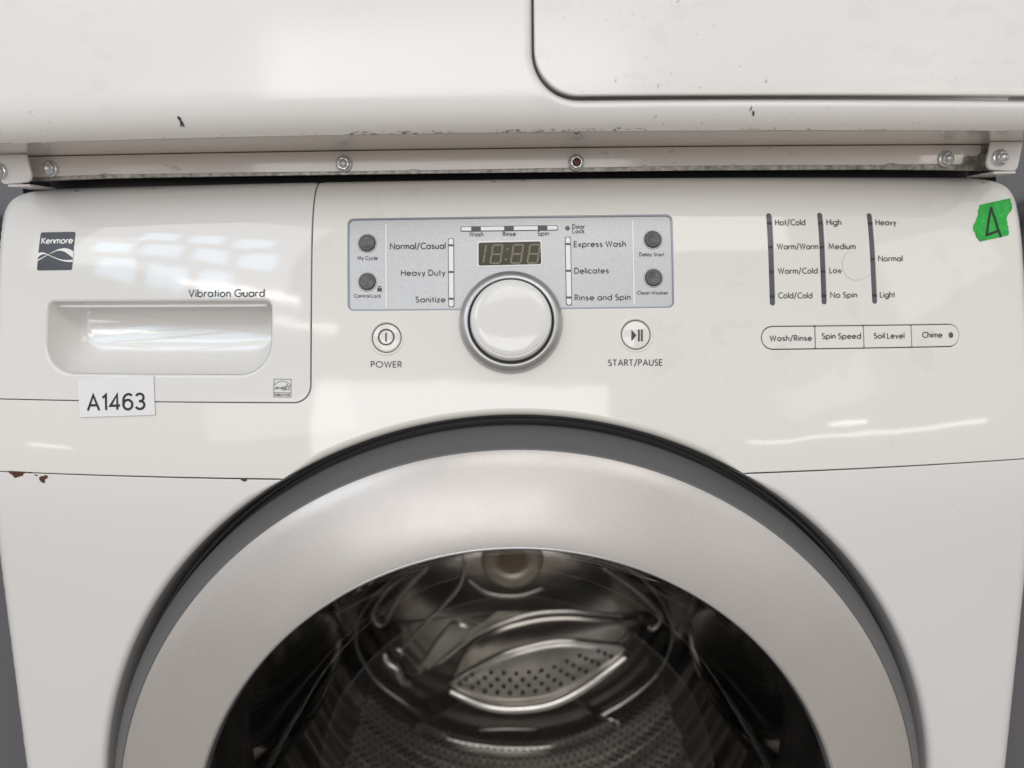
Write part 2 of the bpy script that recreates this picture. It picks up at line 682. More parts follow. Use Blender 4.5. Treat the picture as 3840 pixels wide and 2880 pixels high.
def tube(name, path, rr, M, parent, n=8, closed=False):
    path = [Vector(p) for p in path]
    V, F = [], []
    N = len(path)
    for i, p in enumerate(path):
        t = (path[min(i + 1, N - 1)] - path[max(i - 1, 0)]).normalized()
        a = t.cross(Vector((0, 1, 0)))
        if a.length < 1e-4:
            a = t.cross(Vector((1, 0, 0)))
        a.normalize()
        b = t.cross(a)
        r_ = rr[i] if isinstance(rr, (list, tuple)) else rr
        for k in range(n):
            an = 2 * math.pi * k / n
            V.append(p + (a * math.cos(an) + b * math.sin(an)) * r_)
    for i in range(N - 1):
        for k in range(n):
            k2 = (k + 1) % n
            F.append((i * n + k, i * n + k2, (i + 1) * n + k2, (i + 1) * n + k))
    F.append(tuple(range(n))[::-1])
    F.append(tuple((N - 1) * n + k for k in range(n)))
    return obj(name, V, F, M, parent)


def smooth_path(pts, n=8):
    """Catmull-Rom through points (2D or 3D tuples)"""
    p = [np.array(q, float) for q in pts]
    p = [2 * p[0] - p[1]] + p + [2 * p[-1] - p[-2]]
    out = []
    for i in range(1, len(p) - 2):
        for k in range(n):
            t = k / n
            out.append(0.5 * ((2 * p[i]) + (-p[i - 1] + p[i + 1]) * t + (2 * p[i - 1] - 5 * p[i] + 4 * p[i + 1] - p[i + 2]) * t * t
                              + (-p[i - 1] + 3 * p[i] - 3 * p[i + 1] + p[i + 2]) * t ** 3))
    out.append(p[-2])
    return [tuple(float(c) for c in q) for q in out]


def box(name, lo, hi, M, parent, bev=0.0, open_front=False):
    bm = bmesh.new()
    bmesh.ops.create_cube(bm, size=1)
    for v in bm.verts:
        v.co = Vector([lo[i] + (hi[i] - lo[i]) * (v.co[i] + 0.5) for i in range(3)])
    if bev:
        bmesh.ops.bevel(bm, geom=bm.edges[:], offset=bev, segments=3, affect='EDGES', profile=0.5)
    bm.normal_update()
    V = [v.co.copy() for v in bm.verts]
    bm.verts.index_update()
    F = [tuple(v.index for v in f.verts) for f in bm.faces if not (open_front and f.normal.y < -0.9)]
    bm.free()
    return obj(name, V, F, M, parent, smooth=False)


# ------------------------------------------------------------------ geometric stroke alphabet
def A_(cx, cy, rx, ry, a0, a1, n=None):
    n = n or max(4, int(abs(a1 - a0) / 15))
    return [(cx + rx * math.cos(rad(a0 + (a1 - a0) * k / n)), cy + ry * math.sin(rad(a0 + (a1 - a0) * k / n))) for k in range(n + 1)]


X = 0.64
O_ = A_(X / 2, X / 2, X / 2, X / 2, 0, 360, 20)
GL = {
    'a': (X, [O_, [(X, 0), (X, X)]]),
    'b': (X, [O_, [(0, 0), (0, 1.06)]]),
    'c': (.52, [A_(X / 2, X / 2, X / 2, X / 2, 48, 312)]),
    'd': (X, [O_, [(X, 0), (X, 1.06)]]),
    'e': (X, [[(0.01, .33), (X, .33)] + A_(X / 2, X / 2, X / 2, X / 2, 3, 318)[1:]]),
    'g': (X, [O_, [(X, X), (X, -.02)] + A_(X / 2, -.02, X / 2, .28, 0, -155)]),
    'h': (.48, [[(0, 0), (0, 1.06)], A_(.24, .40, .24, .24, 180, 0) + [(.48, 0)]]),
    'i': (0, [[(0, 0), (0, X)], [(0, .82), (0, .94)]]),
    'k': (.44, [[(0, 0), (0, 1.06)], [(.40, X), (.02, .30)], [(.12, .38), (.46, 0)]]),
    'l': (0, [[(0, 0), (0, 1.06)]]),
    'm': (.84, [[(0, 0), (0, X)], A_(.21, .43, .21, .21, 180, 0) + [(.42, 0)], A_(.63, .43, .21, .21, 180, 0) + [(.84, 0)]]),
    'n': (.48, [[(0, 0), (0, X)], A_(.24, .40, .24, .24, 180, 0) + [(.48, 0)]]),
    'o': (X, [O_]),
    'p': (X, [O_, [(0, -.32), (0, X)]]),
    'r': (.26, [[(0, 0), (0, X)], A_(.22, .42, .22, .21, 180, 60)]),
    's': (.40, [A_(.20, .475, .17, .155, 40, 250) + A_(.20, .165, .185, .165, 80, -140)]),
    't': (.24, [[(.12, 0), (.12, .92)], [(-.02, .62), (.27, .62)]]),
    'u': (.48, [[(0, X), (0, .24)] + A_(.24, .24, .24, .24, 180, 360) + [(.48, X)], [(.48, 0), (.48, .3)]]),
    'v': (.46, [[(0, X), (.23, 0), (.46, X)]]),
    'w': (.74, [[(0, X), (.19, 0), (.37, X), (.55, 0), (.74, X)]]),
    'x': (.44, [[(0, X), (.44, 0)], [(.44, X), (0, 0)]]),
    'y': (.48, [[(0, X), (.25, .04)], [(.48, X), (.12, -.32)]]),
    'z': (.42, [[(0, .60), (.40, .60), (.02, .03), (.43, .03)]]),
    'A': (.76, [[(0, 0), (.38, 1), (.76, 0)], [(.14, .34), (.62, .34)]]),
    'C': (.74, [A_(.5, .5, .5, .5, 52, 308)]),
    'D': (.70, [[(0, 0), (0, 1), (.22, 1)] + A_(.22, .5, .48, .5, 90, -90) + [(0, 0)]]),
    'E': (.46, [[(.46, 1), (0, 1), (0, 0), (.46, 0)], [(0, .52), (.44, .52)]]),
    'G': (.94, [A_(.5, .5, .5, .5, 48, 360) + [(.55, .5)]]),
    'H': (.66, [[(0, 0), (0, 1)], [(.66, 0), (.66, 1)], [(0, .53), (.66, .53)]]),
    'K': (.58, [[(0, 0), (0, 1)], [(.54, 1), (.03, .46)], [(.14, .57), (.60, 0)]]),
    'L': (.42, [[(0, 1), (0, 0), (.42, 0)]]),
    'M': (.90, [[(0, 0), (.12, 1), (.45, .18), (.78, 1), (.90, 0)]]),
    'N': (.74, [[(0, 0), (0, 1), (.74, 0), (.74, 1)]]),
    'O': (1.0, [A_(.5, .5, .5, .5, 0, 360, 24)]),
    'P': (.48, [[(0, 0), (0, 1), (.22, 1)] + A_(.22, .74, .26, .26, 90, -90) + [(0, .48)]]),
    'R': (.52, [[(0, 0), (0, 1), (.22, 1)] + A_(.22, .74, .26, .26, 90, -90) + [(0, .48)], [(.20, .48), (.52, 0)]]),
    'S': (.50, [A_(.25, .745, .22, .245, 40, 250) + A_(.25, .26, .25, .26, 80, -145)]),
    'T': (.58, [[(.29, 0), (.29, 1)], [(0, .98), (.58, .98)]]),
    'U': (.62, [[(0, 1), (0, .31)] + A_(.31, .31, .31, .31, 180, 360) + [(.62, 1)]]),
    'V': (.70, [[(0, 1), (.35, 0), (.70, 1)]]),
    'W': (1.06, [[(0, 1), (.27, 0), (.53, 1), (.79, 0), (1.06, 1)]]),
    'Y': (.62, [[(0, 1), (.31, .45), (.62, 1)], [(.31, .45), (.31, 0)]]),
    '/': (.42, [[(0, -.18), (.42, 1.12)]]),
    '1': (.30, [[(.02, .80), (.24, 1.0), (.24, 0)]]),
    '3': (.56, [A_(.27, .74, .25, .25, 155, -85) + [(.22, .50)], [(.22, .51)] + A_(.27, .26, .29, .26, 88, -155)]),
    '4': (.62, [[(.46, 0), (.46, .99), (0, .27), (.64, .27)]]),
    '6': (.60, [A_(.31, .31, .29, .31, 0, 360, 18), A_(.36, .58, .34, .41, 48, 172) + [(.02, .36)]]),
}


def text_paths(txt, gap=0.27, shear=0.0):
    x = 0.0
    out = []
    space = 0.36
    first = True
    for ch in txt:
        if ch == ' ':
            x += space
            continue
        w, ps = GL[ch]
        if not first:
            x += gap
        first = False
        for p in ps:
            out.append([(x + a + b * shear, b) for a, b in p])
        x += w
    return out, x


def text(name, txt, p0, p1, cap, M, parent, surf, reg=None, d=0.00015, wt=0.105, gap=0.27, shear=0.0):
    """print txt so that its baseline runs from p0 to p1 with the given cap height (photo measurements)"""
    a = np.array(surf.hit(*(reg(*p0) if reg else p0)))
    b = np.array(surf.hit(*(reg(*p1) if reg else p1)))
    c = np.array(surf.hit(*(reg(p0[0], p0[1] - cap) if reg else (p0[0], p0[1] - cap))))
    capm = math.dist(a, c)
    ps, w = text_paths(txt, gap, shear)
    e1 = (b - a)
    L = np.linalg.norm(e1)
    e1 /= L
    e2 = np.array([-e1[1], e1[0]])
    sxx = L / w
    paths = []
    for p in ps:
        q = [tuple(a + e1 * (u * sxx) + e2 * (v * capm)) for u, v in p]
        cl = math.dist(q[0], q[-1]) < 1e-7
        if cl:
            q = q[:-1]
        paths.append((q, cl))
    return strokes(name, paths, capm * wt * 1.30, M, parent, surf, d, seg=None)


def ell(c, rx, ry=None, n=40):
    ry = ry or rx
    return [(c[0] + rx * math.cos(2 * math.pi * k / n), c[1] + ry * math.sin(2 * math.pi * k / n)) for k in range(n)]


# ================================================================== setting
obj('floor', [(-6, -6, 0), (6, -6, 0), (6, 6, 0), (-6, 6, 0)], [(0, 1, 2, 3)], M_FLOOR)['kind'] = 'structure'

# ================================================================== lamps of the room and added lamps (only seen as light and reflections)
def mirror_ray(px, py, surf):
    x, s = surf.hit(px, py)
    p = surf.pt(x, s)
    n = surf.nrm(x, s)
    v = ray(px, py).normalized()
    return p, (v - n * 2 * v.dot(n)).normalized()


def area(name, loc, target, sx_, sy_, power, col, spin=0.0):
    L = bpy.data.lights.new(name, 'AREA')
    L.shape = 'RECTANGLE'
    L.size, L.size_y = sx_, sy_
    L.energy = power
    L.color = col
    o = bpy.data.objects.new(name, L)
    o.location = loc
    q = (Vector(target) - Vector(loc)).to_track_quat('-Z', 'Y')
    o.rotation_euler = (q.to_matrix().to_4x4() @ Matrix.Rotation(spin, 4, 'Z')).to_euler()
    COL.objects.link(o)
    return o


tgt = Vector((0, 0.5, EYE - 0.05))
# window with panes, high behind the viewer: placed where the drawer front mirrors it
pw, rw = mirror_ray(700, 945, WF)
cw = pw + rw * 4.2
nw = (pw - cw).normalized()
ux = Vector((0, 0, 1)).cross(nw).normalized()
uy = nw.cross(ux).normalized()
for i in range(4):
    for j in range(3):
        if (i, j) in ((0, 0), (3, 2)):
            continue
        c = cw + ux * ((i - 1.5) * 0.40 + (j - 1) * 0.12) + uy * ((j - 1) * 0.34)
        area('window_light', c, pw, 0.29, 0.23, 0.55, (0.50, 0.76, 1.0))
# ceiling strip lights
for (px, py), ln, pwr in (((3240, 1625), 1.5, 0.65), ((3180, 1590), 0.22, 0.15), ((900, 1085), 0.8, 0.55), ((180, 1670), 0.25, 0.10), ((1130, 1210), 0.5, 0.22)):
    p, r_ = mirror_ray(px, py, WF)
    area('strip_light', p + r_ * 3.2, p, ln, 0.035, pwr, (1.0, 0.94, 0.86))
# added dim lamps, mirrored as paler patches on the control panel
for (px, py), wx, wy, rad_ in (((330, 930), 0.9, 0.7, 0.9), ((3500, 950), 1.0, 0.8, 0.7), ((1050, 1570), 1.4, 0.5, 0.8), ((3100, 1480), 0.9, 0.35, 0.6)):
    p, r_ = mirror_ray(px, py, WF)
    area('added_reflection_light', p + r_ * 4.6, p, wx, wy, rad_ * wx * wy * math.pi, (1.0, 0.97, 0.93), 0.25)
# broad ceiling light over the aisle
area('aisle_light', (0.5, -1.6, EYE + 1.7), tgt, 2.2, 0.9, 9.5, (1.0, 0.975, 0.94))
area('added_fill_light', (-0.5, -4.2, EYE + 0.75), tgt, 3.0, 1.3, 28, (0.97, 0.98, 1.0))  # added fill lamp, brightens the drum and the fronts
area('aisle_light', (-1.6, -1.2, EYE + 1.4), tgt, 1.2, 0.9, 4, (0.90, 0.95, 1.0))

# ================================================================== washing machine
washer = thing('washing_machine', (0, 0.75, 0), 'white front-loading washing machine with silver control panel and round silver door', 'washer')
HW = 0.3500                                   # half width of the cabinet
box('cabinet', (-HW + 0.006, 0.590, 0.0), (HW - 0.006, 1.16, EYE + 0.036), M_ENAMEL, washer, open_front=True)

# outlines on the front, in (x, s)
R_OPEN = 0.2862


def on_seam(px):                              # seam between control panel and lower front
    pts = [(0, 1766), (400, 1778), (1065, 1797), (1500, 1797), (2300, 1790), (2790, 1775), (3300, 1752), (3840, 1722)]
    return (px, float(np.interp(px, [p[0] for p in pts], [p[1] for p in pts])))


sL = WF.hit(*on_seam(1065))
sR = WF.hit(*on_seam(2790))
seam_s = 0.5 * (sL[1] + sR[1])
S_TOP = 0.0660


def arc_pts(R, a0, a1, n, s_off=0.0):
    return [(R * math.sin(a0 + (a1 - a0) * k / n), s_of_z(Z0 + R * math.cos(a0 + (a1 - a0) * k / n))) for k in range(n + 1)]


def s_of_z(z):
    return float(np.interp(z, WF.Z, WF.S))


zs = WF.yz(seam_s)[1]
phi = math.acos((zs - Z0) / R_OPEN)
arch = arc_pts(R_OPEN, -phi, phi, 60)          # over the door, left to right
# drawer outline (left part of the control panel)
dx = WF.hit(1168, 1000)[0]
ds = WF.hit(700, 1508)[1]
GAP = 0.00045
GH = 0.00026
CR_TOP = 0.036
drawer_out = rounded([(-HW, ds + GH), (dx - GAP, ds + GH), (dx - GAP, S_TOP), (-HW, S_TOP)], [0.0005, 0.0105, 0.004, CR_TOP], 10)
_pr = rounded([(0, seam_s + GH), (HW, seam_s + GH), (HW, S_TOP), (dx + GAP, S_TOP), (dx + GAP, ds - GH), (-HW, ds - GH), (-HW, seam_s + GH)], [0, 0.0005, CR_TOP, 0.004, 0.0110, 0.0005, 0.0005], 10)
panel_out = arch + [(arch[-1][0] + 0.003, seam_s + GH)] + _pr[1:] + [(arch[0][0] - 0.003, seam_s + GH)]


def edge_r(x, s):
    if s > S_TOP - CR_TOP and abs(x) > HW - CR_TOP and abs(x) > 0.30:
        return 0.0025
    y, z, t = WF.yz(s)
    if abs(math.hypot(x, z - Z0) - R_OPEN) < 0.002:
        return 0.0005 + 0.0040 * min(1.0, max(0.0, (s - seam_s - 0.0008) / 0.012))
    if s > S_TOP - 0.003:
        return 0.002
    return 0.0005


def rr_px(tl, tr, br, bl, r, reg, n=6):
    return rounded(hits([tl, tr, br, bl], reg), r, n)


inset = rr_px((58, 118), (2127, 91), (2142, 686), (58, 706), 0.0036, R5)
strip_def = [((585, 168), (610, 757), [(590, 230), (597, 383), (603, 541), (608, 699)]),
             ((910, 165), (940, 750), [(913, 230), (925, 383), (934, 539), (940, 693)]),
             ((1226, 168), (1263, 746), [(1233, 231), (1249, 460), (1262, 692)])]


def capsule(a, b, w, n=10):
    a, b = np.array(a), np.array(b)
    t = (b - a) / np.linalg.norm(b - a)
    an = math.atan2(t[1], t[0])
    r = w / 2
    out = [(a[0] + t[0] * r + r * math.cos(an + math.pi / 2 + math.pi * k / n), a[1] + t[1] * r + r * math.sin(an + math.pi / 2 + math.pi * k / n)) for k in range(n + 1)]
    out += [(b[0] - t[0] * r + r * math.cos(an - math.pi / 2 + math.pi * k / n), b[1] - t[1] * r + r * math.sin(an - math.pi / 2 + math.pi * k / n)) for k in range(n + 1)]
    return out


PXM = 1.0 / 5900.0                            # metres per photo pixel on the panel (about)
strip_out = [capsule(WF.hit(*R6(*a)), WF.hit(*R6(*b)), 0.0034) for a, b, t in strip_def]
pill = hits([(533 + 76, 889), (1808 - 73, 876), (1808 - 73, 1022), (533 + 76, 1041)], R6)
pill_c0 = ((pill[0][0] + pill[3][0]) / 2, (pill[0][1] + pill[3][1]) / 2)
pill_c1 = ((pill[1][0] + pill[2][0]) / 2, (pill[1][1] + pill[2][1]) / 2)
pill_r = (math.dist(pill[0], pill[3]) + math.dist(pill[1], pill[2])) / 4


def pill_outline(r, n=12):
    a, b = np.array(pill_c0), np.array(pill_c1)
    t = (b - a) / np.linalg.norm(b - a)
    an = math.atan2(t[1], t[0])
    o = [(a[0] + r * math.cos(an + math.pi / 2 + math.pi * k / n), a[1] + r * math.sin(an + math.pi / 2 + math.pi * k / n)) for k in range(n + 1)]
    o += [(b[0] + r * math.cos(an - math.pi / 2 + math.pi * k / n), b[1] + r * math.sin(an - math.pi / 2 + math.pi * k / n)) for k in range(n + 1)]
    return o


pw_c = WF.hit(*R5(305, 880))
st_c = WF.hit(*R5(1897, 860))
BR = 0.0094
panel_holes = [inset] + strip_out + [pill_outline(pill_r), ell(pw_c, BR), ell(st_c, BR)]
side_cols = [(sg * xx, sv) for sg in (-1, 1) for xx in (0.3387, 0.3402, 0.3417, 0.3432, 0.3447, 0.3462, 0.3477, 0.3486, 0.3494) for sv in np.arange(-0.895, 0.066, 0.006)]
ring_extra = list(side_cols)
for rr_ in (0.2912, 0.2922, 0.2937, 0.2967):
    ring_extra += arc_pts(rr_, -phi * 0.97, phi * 0.97, 90)
panel = sheet('control_panel', panel_out, M_PLASTIC, washer, WF, r=edge_r, wall=0.030, holes=panel_holes, h=(0.009, 0.0045), hb=0.004, hole_r=0.0007, hole_wall=0.004, extra=ring_extra)

# ---- detergent drawer with its grip recess
grip = rr_px((176 - 5, 1129), (1015, 1131), (1015, 1402), (173, 1402), 0.001, None)
gx0, gx1 = grip[0][0], grip[8][0]
gtop = WF.hit(600, 1131)[1]
gbot = WF.hit(600, 1402)[1]
gl_, gr_ = WF.hit(175, 1250)[0], WF.hit(1014, 1250)[0]
grip_out = rounded([(gl_, gbot), (gr_, gbot), (gr_, gtop), (gl_, gtop)], [0.020, 0.020, 0.0045, 0.0045], 10)
drawer = sheet('detergent_drawer', drawer_out, M_DRAWER, washer, WF, r=edge_r, wall=0.030, holes=[grip_out], h=(0.009, 0.0045), hb=0.003, hole_r=0.0022, hole_wall=0.0005, nb=4, extra=side_cols)


def loft_recess(name, outer, M, parent):
    """hollow grip: outline shrinks towards the back wall as it deepens"""
    lp = np.array(resample(outer, 0.003))
    if area2(lp) < 0:
        lp = lp[::-1]
    cx0, cx1 = gl_ + 0.010, gr_ - 0.010
    V, F = [], []
    L = len(lp)
    # depth profile: side/bottom walls lean in, top stays under the overhang
    steps = [(0.0, 0.0015), (0.04, 0.0060), (0.14, 0.012), (0.34, 0.0185), (0.62, 0.0235), (0.85, 0.0262), (1.0, 0.0268)]
    ht = gtop - gbot
    for t, dep in steps:
        for x, s in lp:
            u = (x - gl_) / (gr_ - gl_)
            v = (s - gbot) / ht
            inx = 0.009 * t
            xi = gl_ + inx + u * (gr_ - gl_ - 2 * inx)
            si = gbot + 0.0195 * t + v * (ht - 0.0195 * t)
            V.append(WF.pt(xi, si, -dep))
    for i in range(len(steps) - 1):
        for k in range(L):
            k2 = (k + 1) % L
            F.append((i * L + k, i * L + k2, (i + 1) * L + k2, (i + 1) * L + k))
    last = (len(steps) - 1) * L
    F.append(tuple(last + k for k in range(L)))
    return obj(name, V, F, M, parent)


loft_recess('grip_recess', grip_out, M_DRAWER, drawer)
# overhanging lip across the top of the grip
lip = []
for k in range(21):
    x = gl_ + 0.006 + (gr_ - gl_ - 0.010) * k / 20
    lip.append(WF.pt(x, gtop - 0.0022, -0.0042))
tube('grip_lip', lip, 0.0010, M_INKGREY if False else M_DRAWER, drawer)

# badge
def q4(x, y): return (100 + x / 9.2167, 840 + y / 9.2167)


badge = rounded(hits([(500, 292), (1700, 272), (1570, 1592), (358, 1608)], q4), 0.0014, 6)
decal('brand_badge', badge, M_BADGE, drawer, WF, 0.00012)
text('badge_lettering', 'Kenmore', (527, 683), (1590, 664), 190, M_WHITEINK, drawer, WF, q4, 0.00028, 0.16, gap=0.20, shear=0.10)
wA = [(402, 1030), (470, 992), (560, 985), (640, 1000), (760, 1060), (900, 1120), (1060, 1190), (1250, 1240), (1420, 1250), (1610, 1245),
      (1600, 1310), (1500, 1318), (1330, 1300), (1180, 1262), (1040, 1210), (860, 1130), (740, 1075), (640, 1045), (560, 1052), (470, 1100), (385, 1190)]
wB = [(375, 1250), (480, 1200), (620, 1120), (780, 1045), (950, 950), (1130, 870), (1280, 840), (1420, 850), (1530, 890), (1640, 965),
      (1612, 1185), (1530, 1110), (1400, 1010), (1290, 950), (1180, 925), (1050, 935), (900, 1000), (780, 1060), (620, 1150), (480, 1240), (370, 1295)]
decal('badge_wave', hits(wA, q4), M_WHITEINK, drawer, WF, 0.00026)
decal('badge_wave', hits(wB, q4), M_WHITEINK, drawer, WF, 0.00029)
text('drawer_lettering', 'Vibration Guard', (709, 1113), (991, 1112), 26, M_INK, drawer, WF, None, wt=0.12)


# energy emblem
def qe(x, y): return (1000 + x / 11.06, 1380 + y / 11.06)


def hp(pts): return [tuple(p) for p in hits(pts, qe)]


em = [(hp([(310, 460), (1020, 470), (1008, 1210), (295, 1202)]), True), (hp([(300, 1022), (1012, 1032)]), False),
      (hp(A_(665, 1010, 470, 465, 222 - 180 + 100, 40, 20) if False else [(315, 720), (380, 640), (470, 580), (570, 548), (665, 545), (770, 562), (870, 605), (950, 665), (1015, 740)]), False),
      (hp([(720, 765), (815, 765), (858, 670), (895, 768), (990, 768), (915, 835), (940, 922), (855, 870), (772, 922), (800, 830)]), False),
      (hp([(330, 858), (385, 862), (455, 795), (440, 775), (395, 830), (400, 875), (470, 845), (520, 800), (505, 850), (560, 800), (570, 850), (620, 800), (615, 850),
           (660, 800), (640, 910), (625, 905), (690, 800), (720, 800), (715, 840), (770, 790), (705, 930), (690, 920), (760, 850), (860, 785)]), False)]
strokes('energy_emblem', em, 0.00028, M_INK, drawer, WF, 0.00015, None)
text('emblem_lettering', 'ENERGY STAR', (340, 1158), (955, 1163), 82, M_INKGREY, drawer, WF, qe, 0.00015, 0.16, gap=0.16)

# ---- silver display panel, recessed a little
inset_in = rr_px((64, 125), (2121, 98), (2136, 680), (64, 700), 0.0032, R5)
display_panel = sheet('display_panel', inset_in, M_SILVER, washer, WF, d=-0.0011, r=0.0003, wall=0.002, h=0.010, hb=0.006)
strokes('panel_rim', [([tuple(q) for q in rr_px((61, 121), (2124, 94), (2139, 683), (61, 703), 0.0034, R5)], True)], 0.0011, M_SRIM, display_panel, WF, -0.0007)
SD = -0.0011
strokes('divider_line', [(hits([(302, 152), (303, 685)], R5), False)], 0.0009, M_WHITEINK, display_panel, WF, SD + 0.00015)
strokes('divider_line', [(hits([(1876, 128), (1887, 665)], R5), False)], 0.0009, M_WHITEINK, display_panel, WF, SD + 0.00015)
for t, a, b, c in (('My Cycle', (120, 378), (245, 378), 21), ('Control Lock', (98, 620), (267, 620), 20), ('Delay Start', (1923, 355), (2078, 355), 21),
                   ('Clean Washer', (1908, 600), (2104, 600), 20)):
    text('panel_lettering', t, a, b, c, M_INK, display_panel, WF, R5, SD + 0.00015, 0.13)
for t, a, b, c in (('Normal/Casual', (327, 310), (678, 307), 36), ('Heavy Duty', (398, 480), (678, 478), 34), ('Sanitize', (491, 650), (678, 650), 34),
                   ('Express Wash', (1504, 296), (1832, 293), 34), ('Delicates', (1507, 466), (1723, 464), 34), ('Rinse and Spin', (1509, 638), (1862, 634), 34),
                   ('Wash', (834, 228), (922, 228), 26), ('Rinse', (1049, 226), (1128, 225), 26), ('Spin', (1272, 223), (1341, 222), 26),
                   ('Door', (1493, 178), (1570, 177), 25), ('Lock', (1495, 208), (1568, 207), 25)):
    text('panel_lettering', t, a, b, c, M_INK, display_panel, WF, R5, SD + 0.00015, 0.125)
decal('door_lock_light', ell(WF.hit(*R5(1461, 176)), 0.0015, n=20), M_BTN, display_panel, WF, SD + 0.0002)
# padlock mark
decal('padlock_mark', hits([(245, 560), (273, 560), (273, 582), (245, 582)], R5), M_INK, display_panel, WF, SD + 0.0002)
strokes('padlock_mark', [(hits([(250, 561), (250, 552), (255, 548), (263, 548), (268, 552), (268, 561)], R5), False)], 0.0005, M_INK, display_panel, WF, SD + 0.00018, None)


def light_bar(a, b, w, ticks, tick_len, tdir):
    """white indicator bar with a dark outline and dark marks across it"""
    A, B = WF.hit(*R5(*a)), WF.hit(*R5(*b))
    base = decal('indicator_bar', rounded_bar(A, B, w), M_INKGREY, washer, WF, SD + 0.00016)
    base_in = decal('bar_lens', rounded_bar(A, B, w - 0.0009, 0.00045), M_WHITEINK, base, WF, SD + 0.00030)
    for t in ticks:
        c = np.array(WF.hit(*R5(*t)))
        ax = np.array(B) - np.array(A)
        ax /= np.linalg.norm(ax)
        nx = np.array([-ax[1], ax[0]])
        hl = tick_len / 2
        q = [tuple(c + ax * sgn1 * hl + nx * sgn2 * (w / 2 - 0.0001)) for sgn1, sgn2 in ((-1, -1), (1, -1), (1, 1), (-1, 1))]
        decal('bar_mark', q, M_INKGREY, base, WF, SD + 0.00042)
    return base


def rounded_bar(A, B, w, cut=0.0, r=0.0012):
    A, B = np.array(A), np.array(B)
    t = (B - A) / np.linalg.norm(B - A)
    n = np.array([-t[1], t[0]])
    A = A + t * cut
    B = B - t * cut
    c = [A - n * w / 2, B - n * w / 2, B + n * w / 2, A + n * w / 2]
    return rounded([tuple(q) for q in c], min(r, w * 0.48), 5)


light_bar((716, 241), (718, 683), 0.0038, [(716, 287), (717, 458), (718, 629)], 0.0013, 0)
light_bar((1463, 231), (1471, 671), 0.0038, [(1464, 279), (1467, 450), (1470, 621)], 0.0013, 0)
light_bar((777, 182), (1401, 174), 0.0034, [(876, 181), (1087, 178), (1301, 175)], 0.0061, 0)

# ---- display window with unlit digits
scr = rr_px((884, 261), (1296, 253), (1301, 416), (884, 426), 0.0016, R5)
scr_in = rr_px((892, 270), (1288, 262), (1293, 407), (892, 417), 0.0011, R5)
screen = decal('display_frame', scr, M_WHITEINK, washer, WF, SD + 0.00016)
decal('display_window', scr_in, M_SMOKE, screen, WF, SD + 0.00032)


def qd(x, y): return (1780 + x / 7.9, 880 + y / 7.9)


def segbar(p, q, w=0.00125):
    a, b = np.array(WF.hit(*qd(*p))), np.array(WF.hit(*qd(*q)))
    t = (b - a) / np.linalg.norm(b - a)
    n = np.array([-t[1], t[0]])
    h_ = w / 2
    return [tuple(v) for v in (a, a + t * h_ + n * h_ * .9, b - t * h_ + n * h_ * .9, b, b - t * h_ - n * h_ * .9, a + t * h_ - n * h_ * .9)]


def digit(ox, oy, which):
    # corner points measured on the photograph's first 8, shifted for the others
    tl, tr = (545 + ox, 298 + oy), (838 + ox, 298 + oy)
    ml, mr_ = (502 + ox, 572 + oy), (795 + ox, 572 + oy)
    bl_, br_ = (455 + ox, 842 + oy), (750 + ox, 842 + oy)
    S_ = {'t': (tl, tr), 'm': (ml, mr_), 'b': (bl_, br_), 'tl': (tl, ml), 'tr': (tr, mr_), 'bl': (ml, bl_), 'br': (mr_, br_)}
    for w_ in which:
        a, b = S_[w_]
        decal('digit_segment', segbar(a, b), M_SEG, screen, WF, SD + 0.00044)


digit(-497, -8, ('tr', 'br'))
digit(0, 0, ('t', 'm', 'b', 'tl', 'tr', 'bl', 'br'))
digit(608, -6, ('t', 'm', 'b', 'tl', 'tr', 'bl', 'br'))
digit(1102, -10, ('t', 'm', 'b', 'tl', 'tr', 'bl', 'br'))
for p in ((972, 415), (925, 725)):
    decal('digit_dot', ell(WF.hit(*qd(*p)), 0.0007, n=16), M_SEG, screen, WF, SD + 0.00044)

# ---- round rubber buttons of the display panel
for c in ((180, 273), (181, 520), (2007, 250), (2011, 495)):
    x, s = WF.hit(*R5(*c))
    b = lathe('round_button', [(0.0054, 0.0), (0.0051, 0.0012), (0.0046, 0.0016), (0.0036, 0.0013), (0.0018, 0.0009), (0.0, 0.0008)],
              WF.pt(x, s, SD), WF.nrm(x, s), M_BTN, washer, 40)
    lathe('button_collar', [(0.0064, -0.0002), (0.0062, 0.0004), (0.0057, 0.0005), (0.0055, 0.0)], WF.pt(x, s, SD), WF.nrm(x, s), M_SILVER, b, 40)

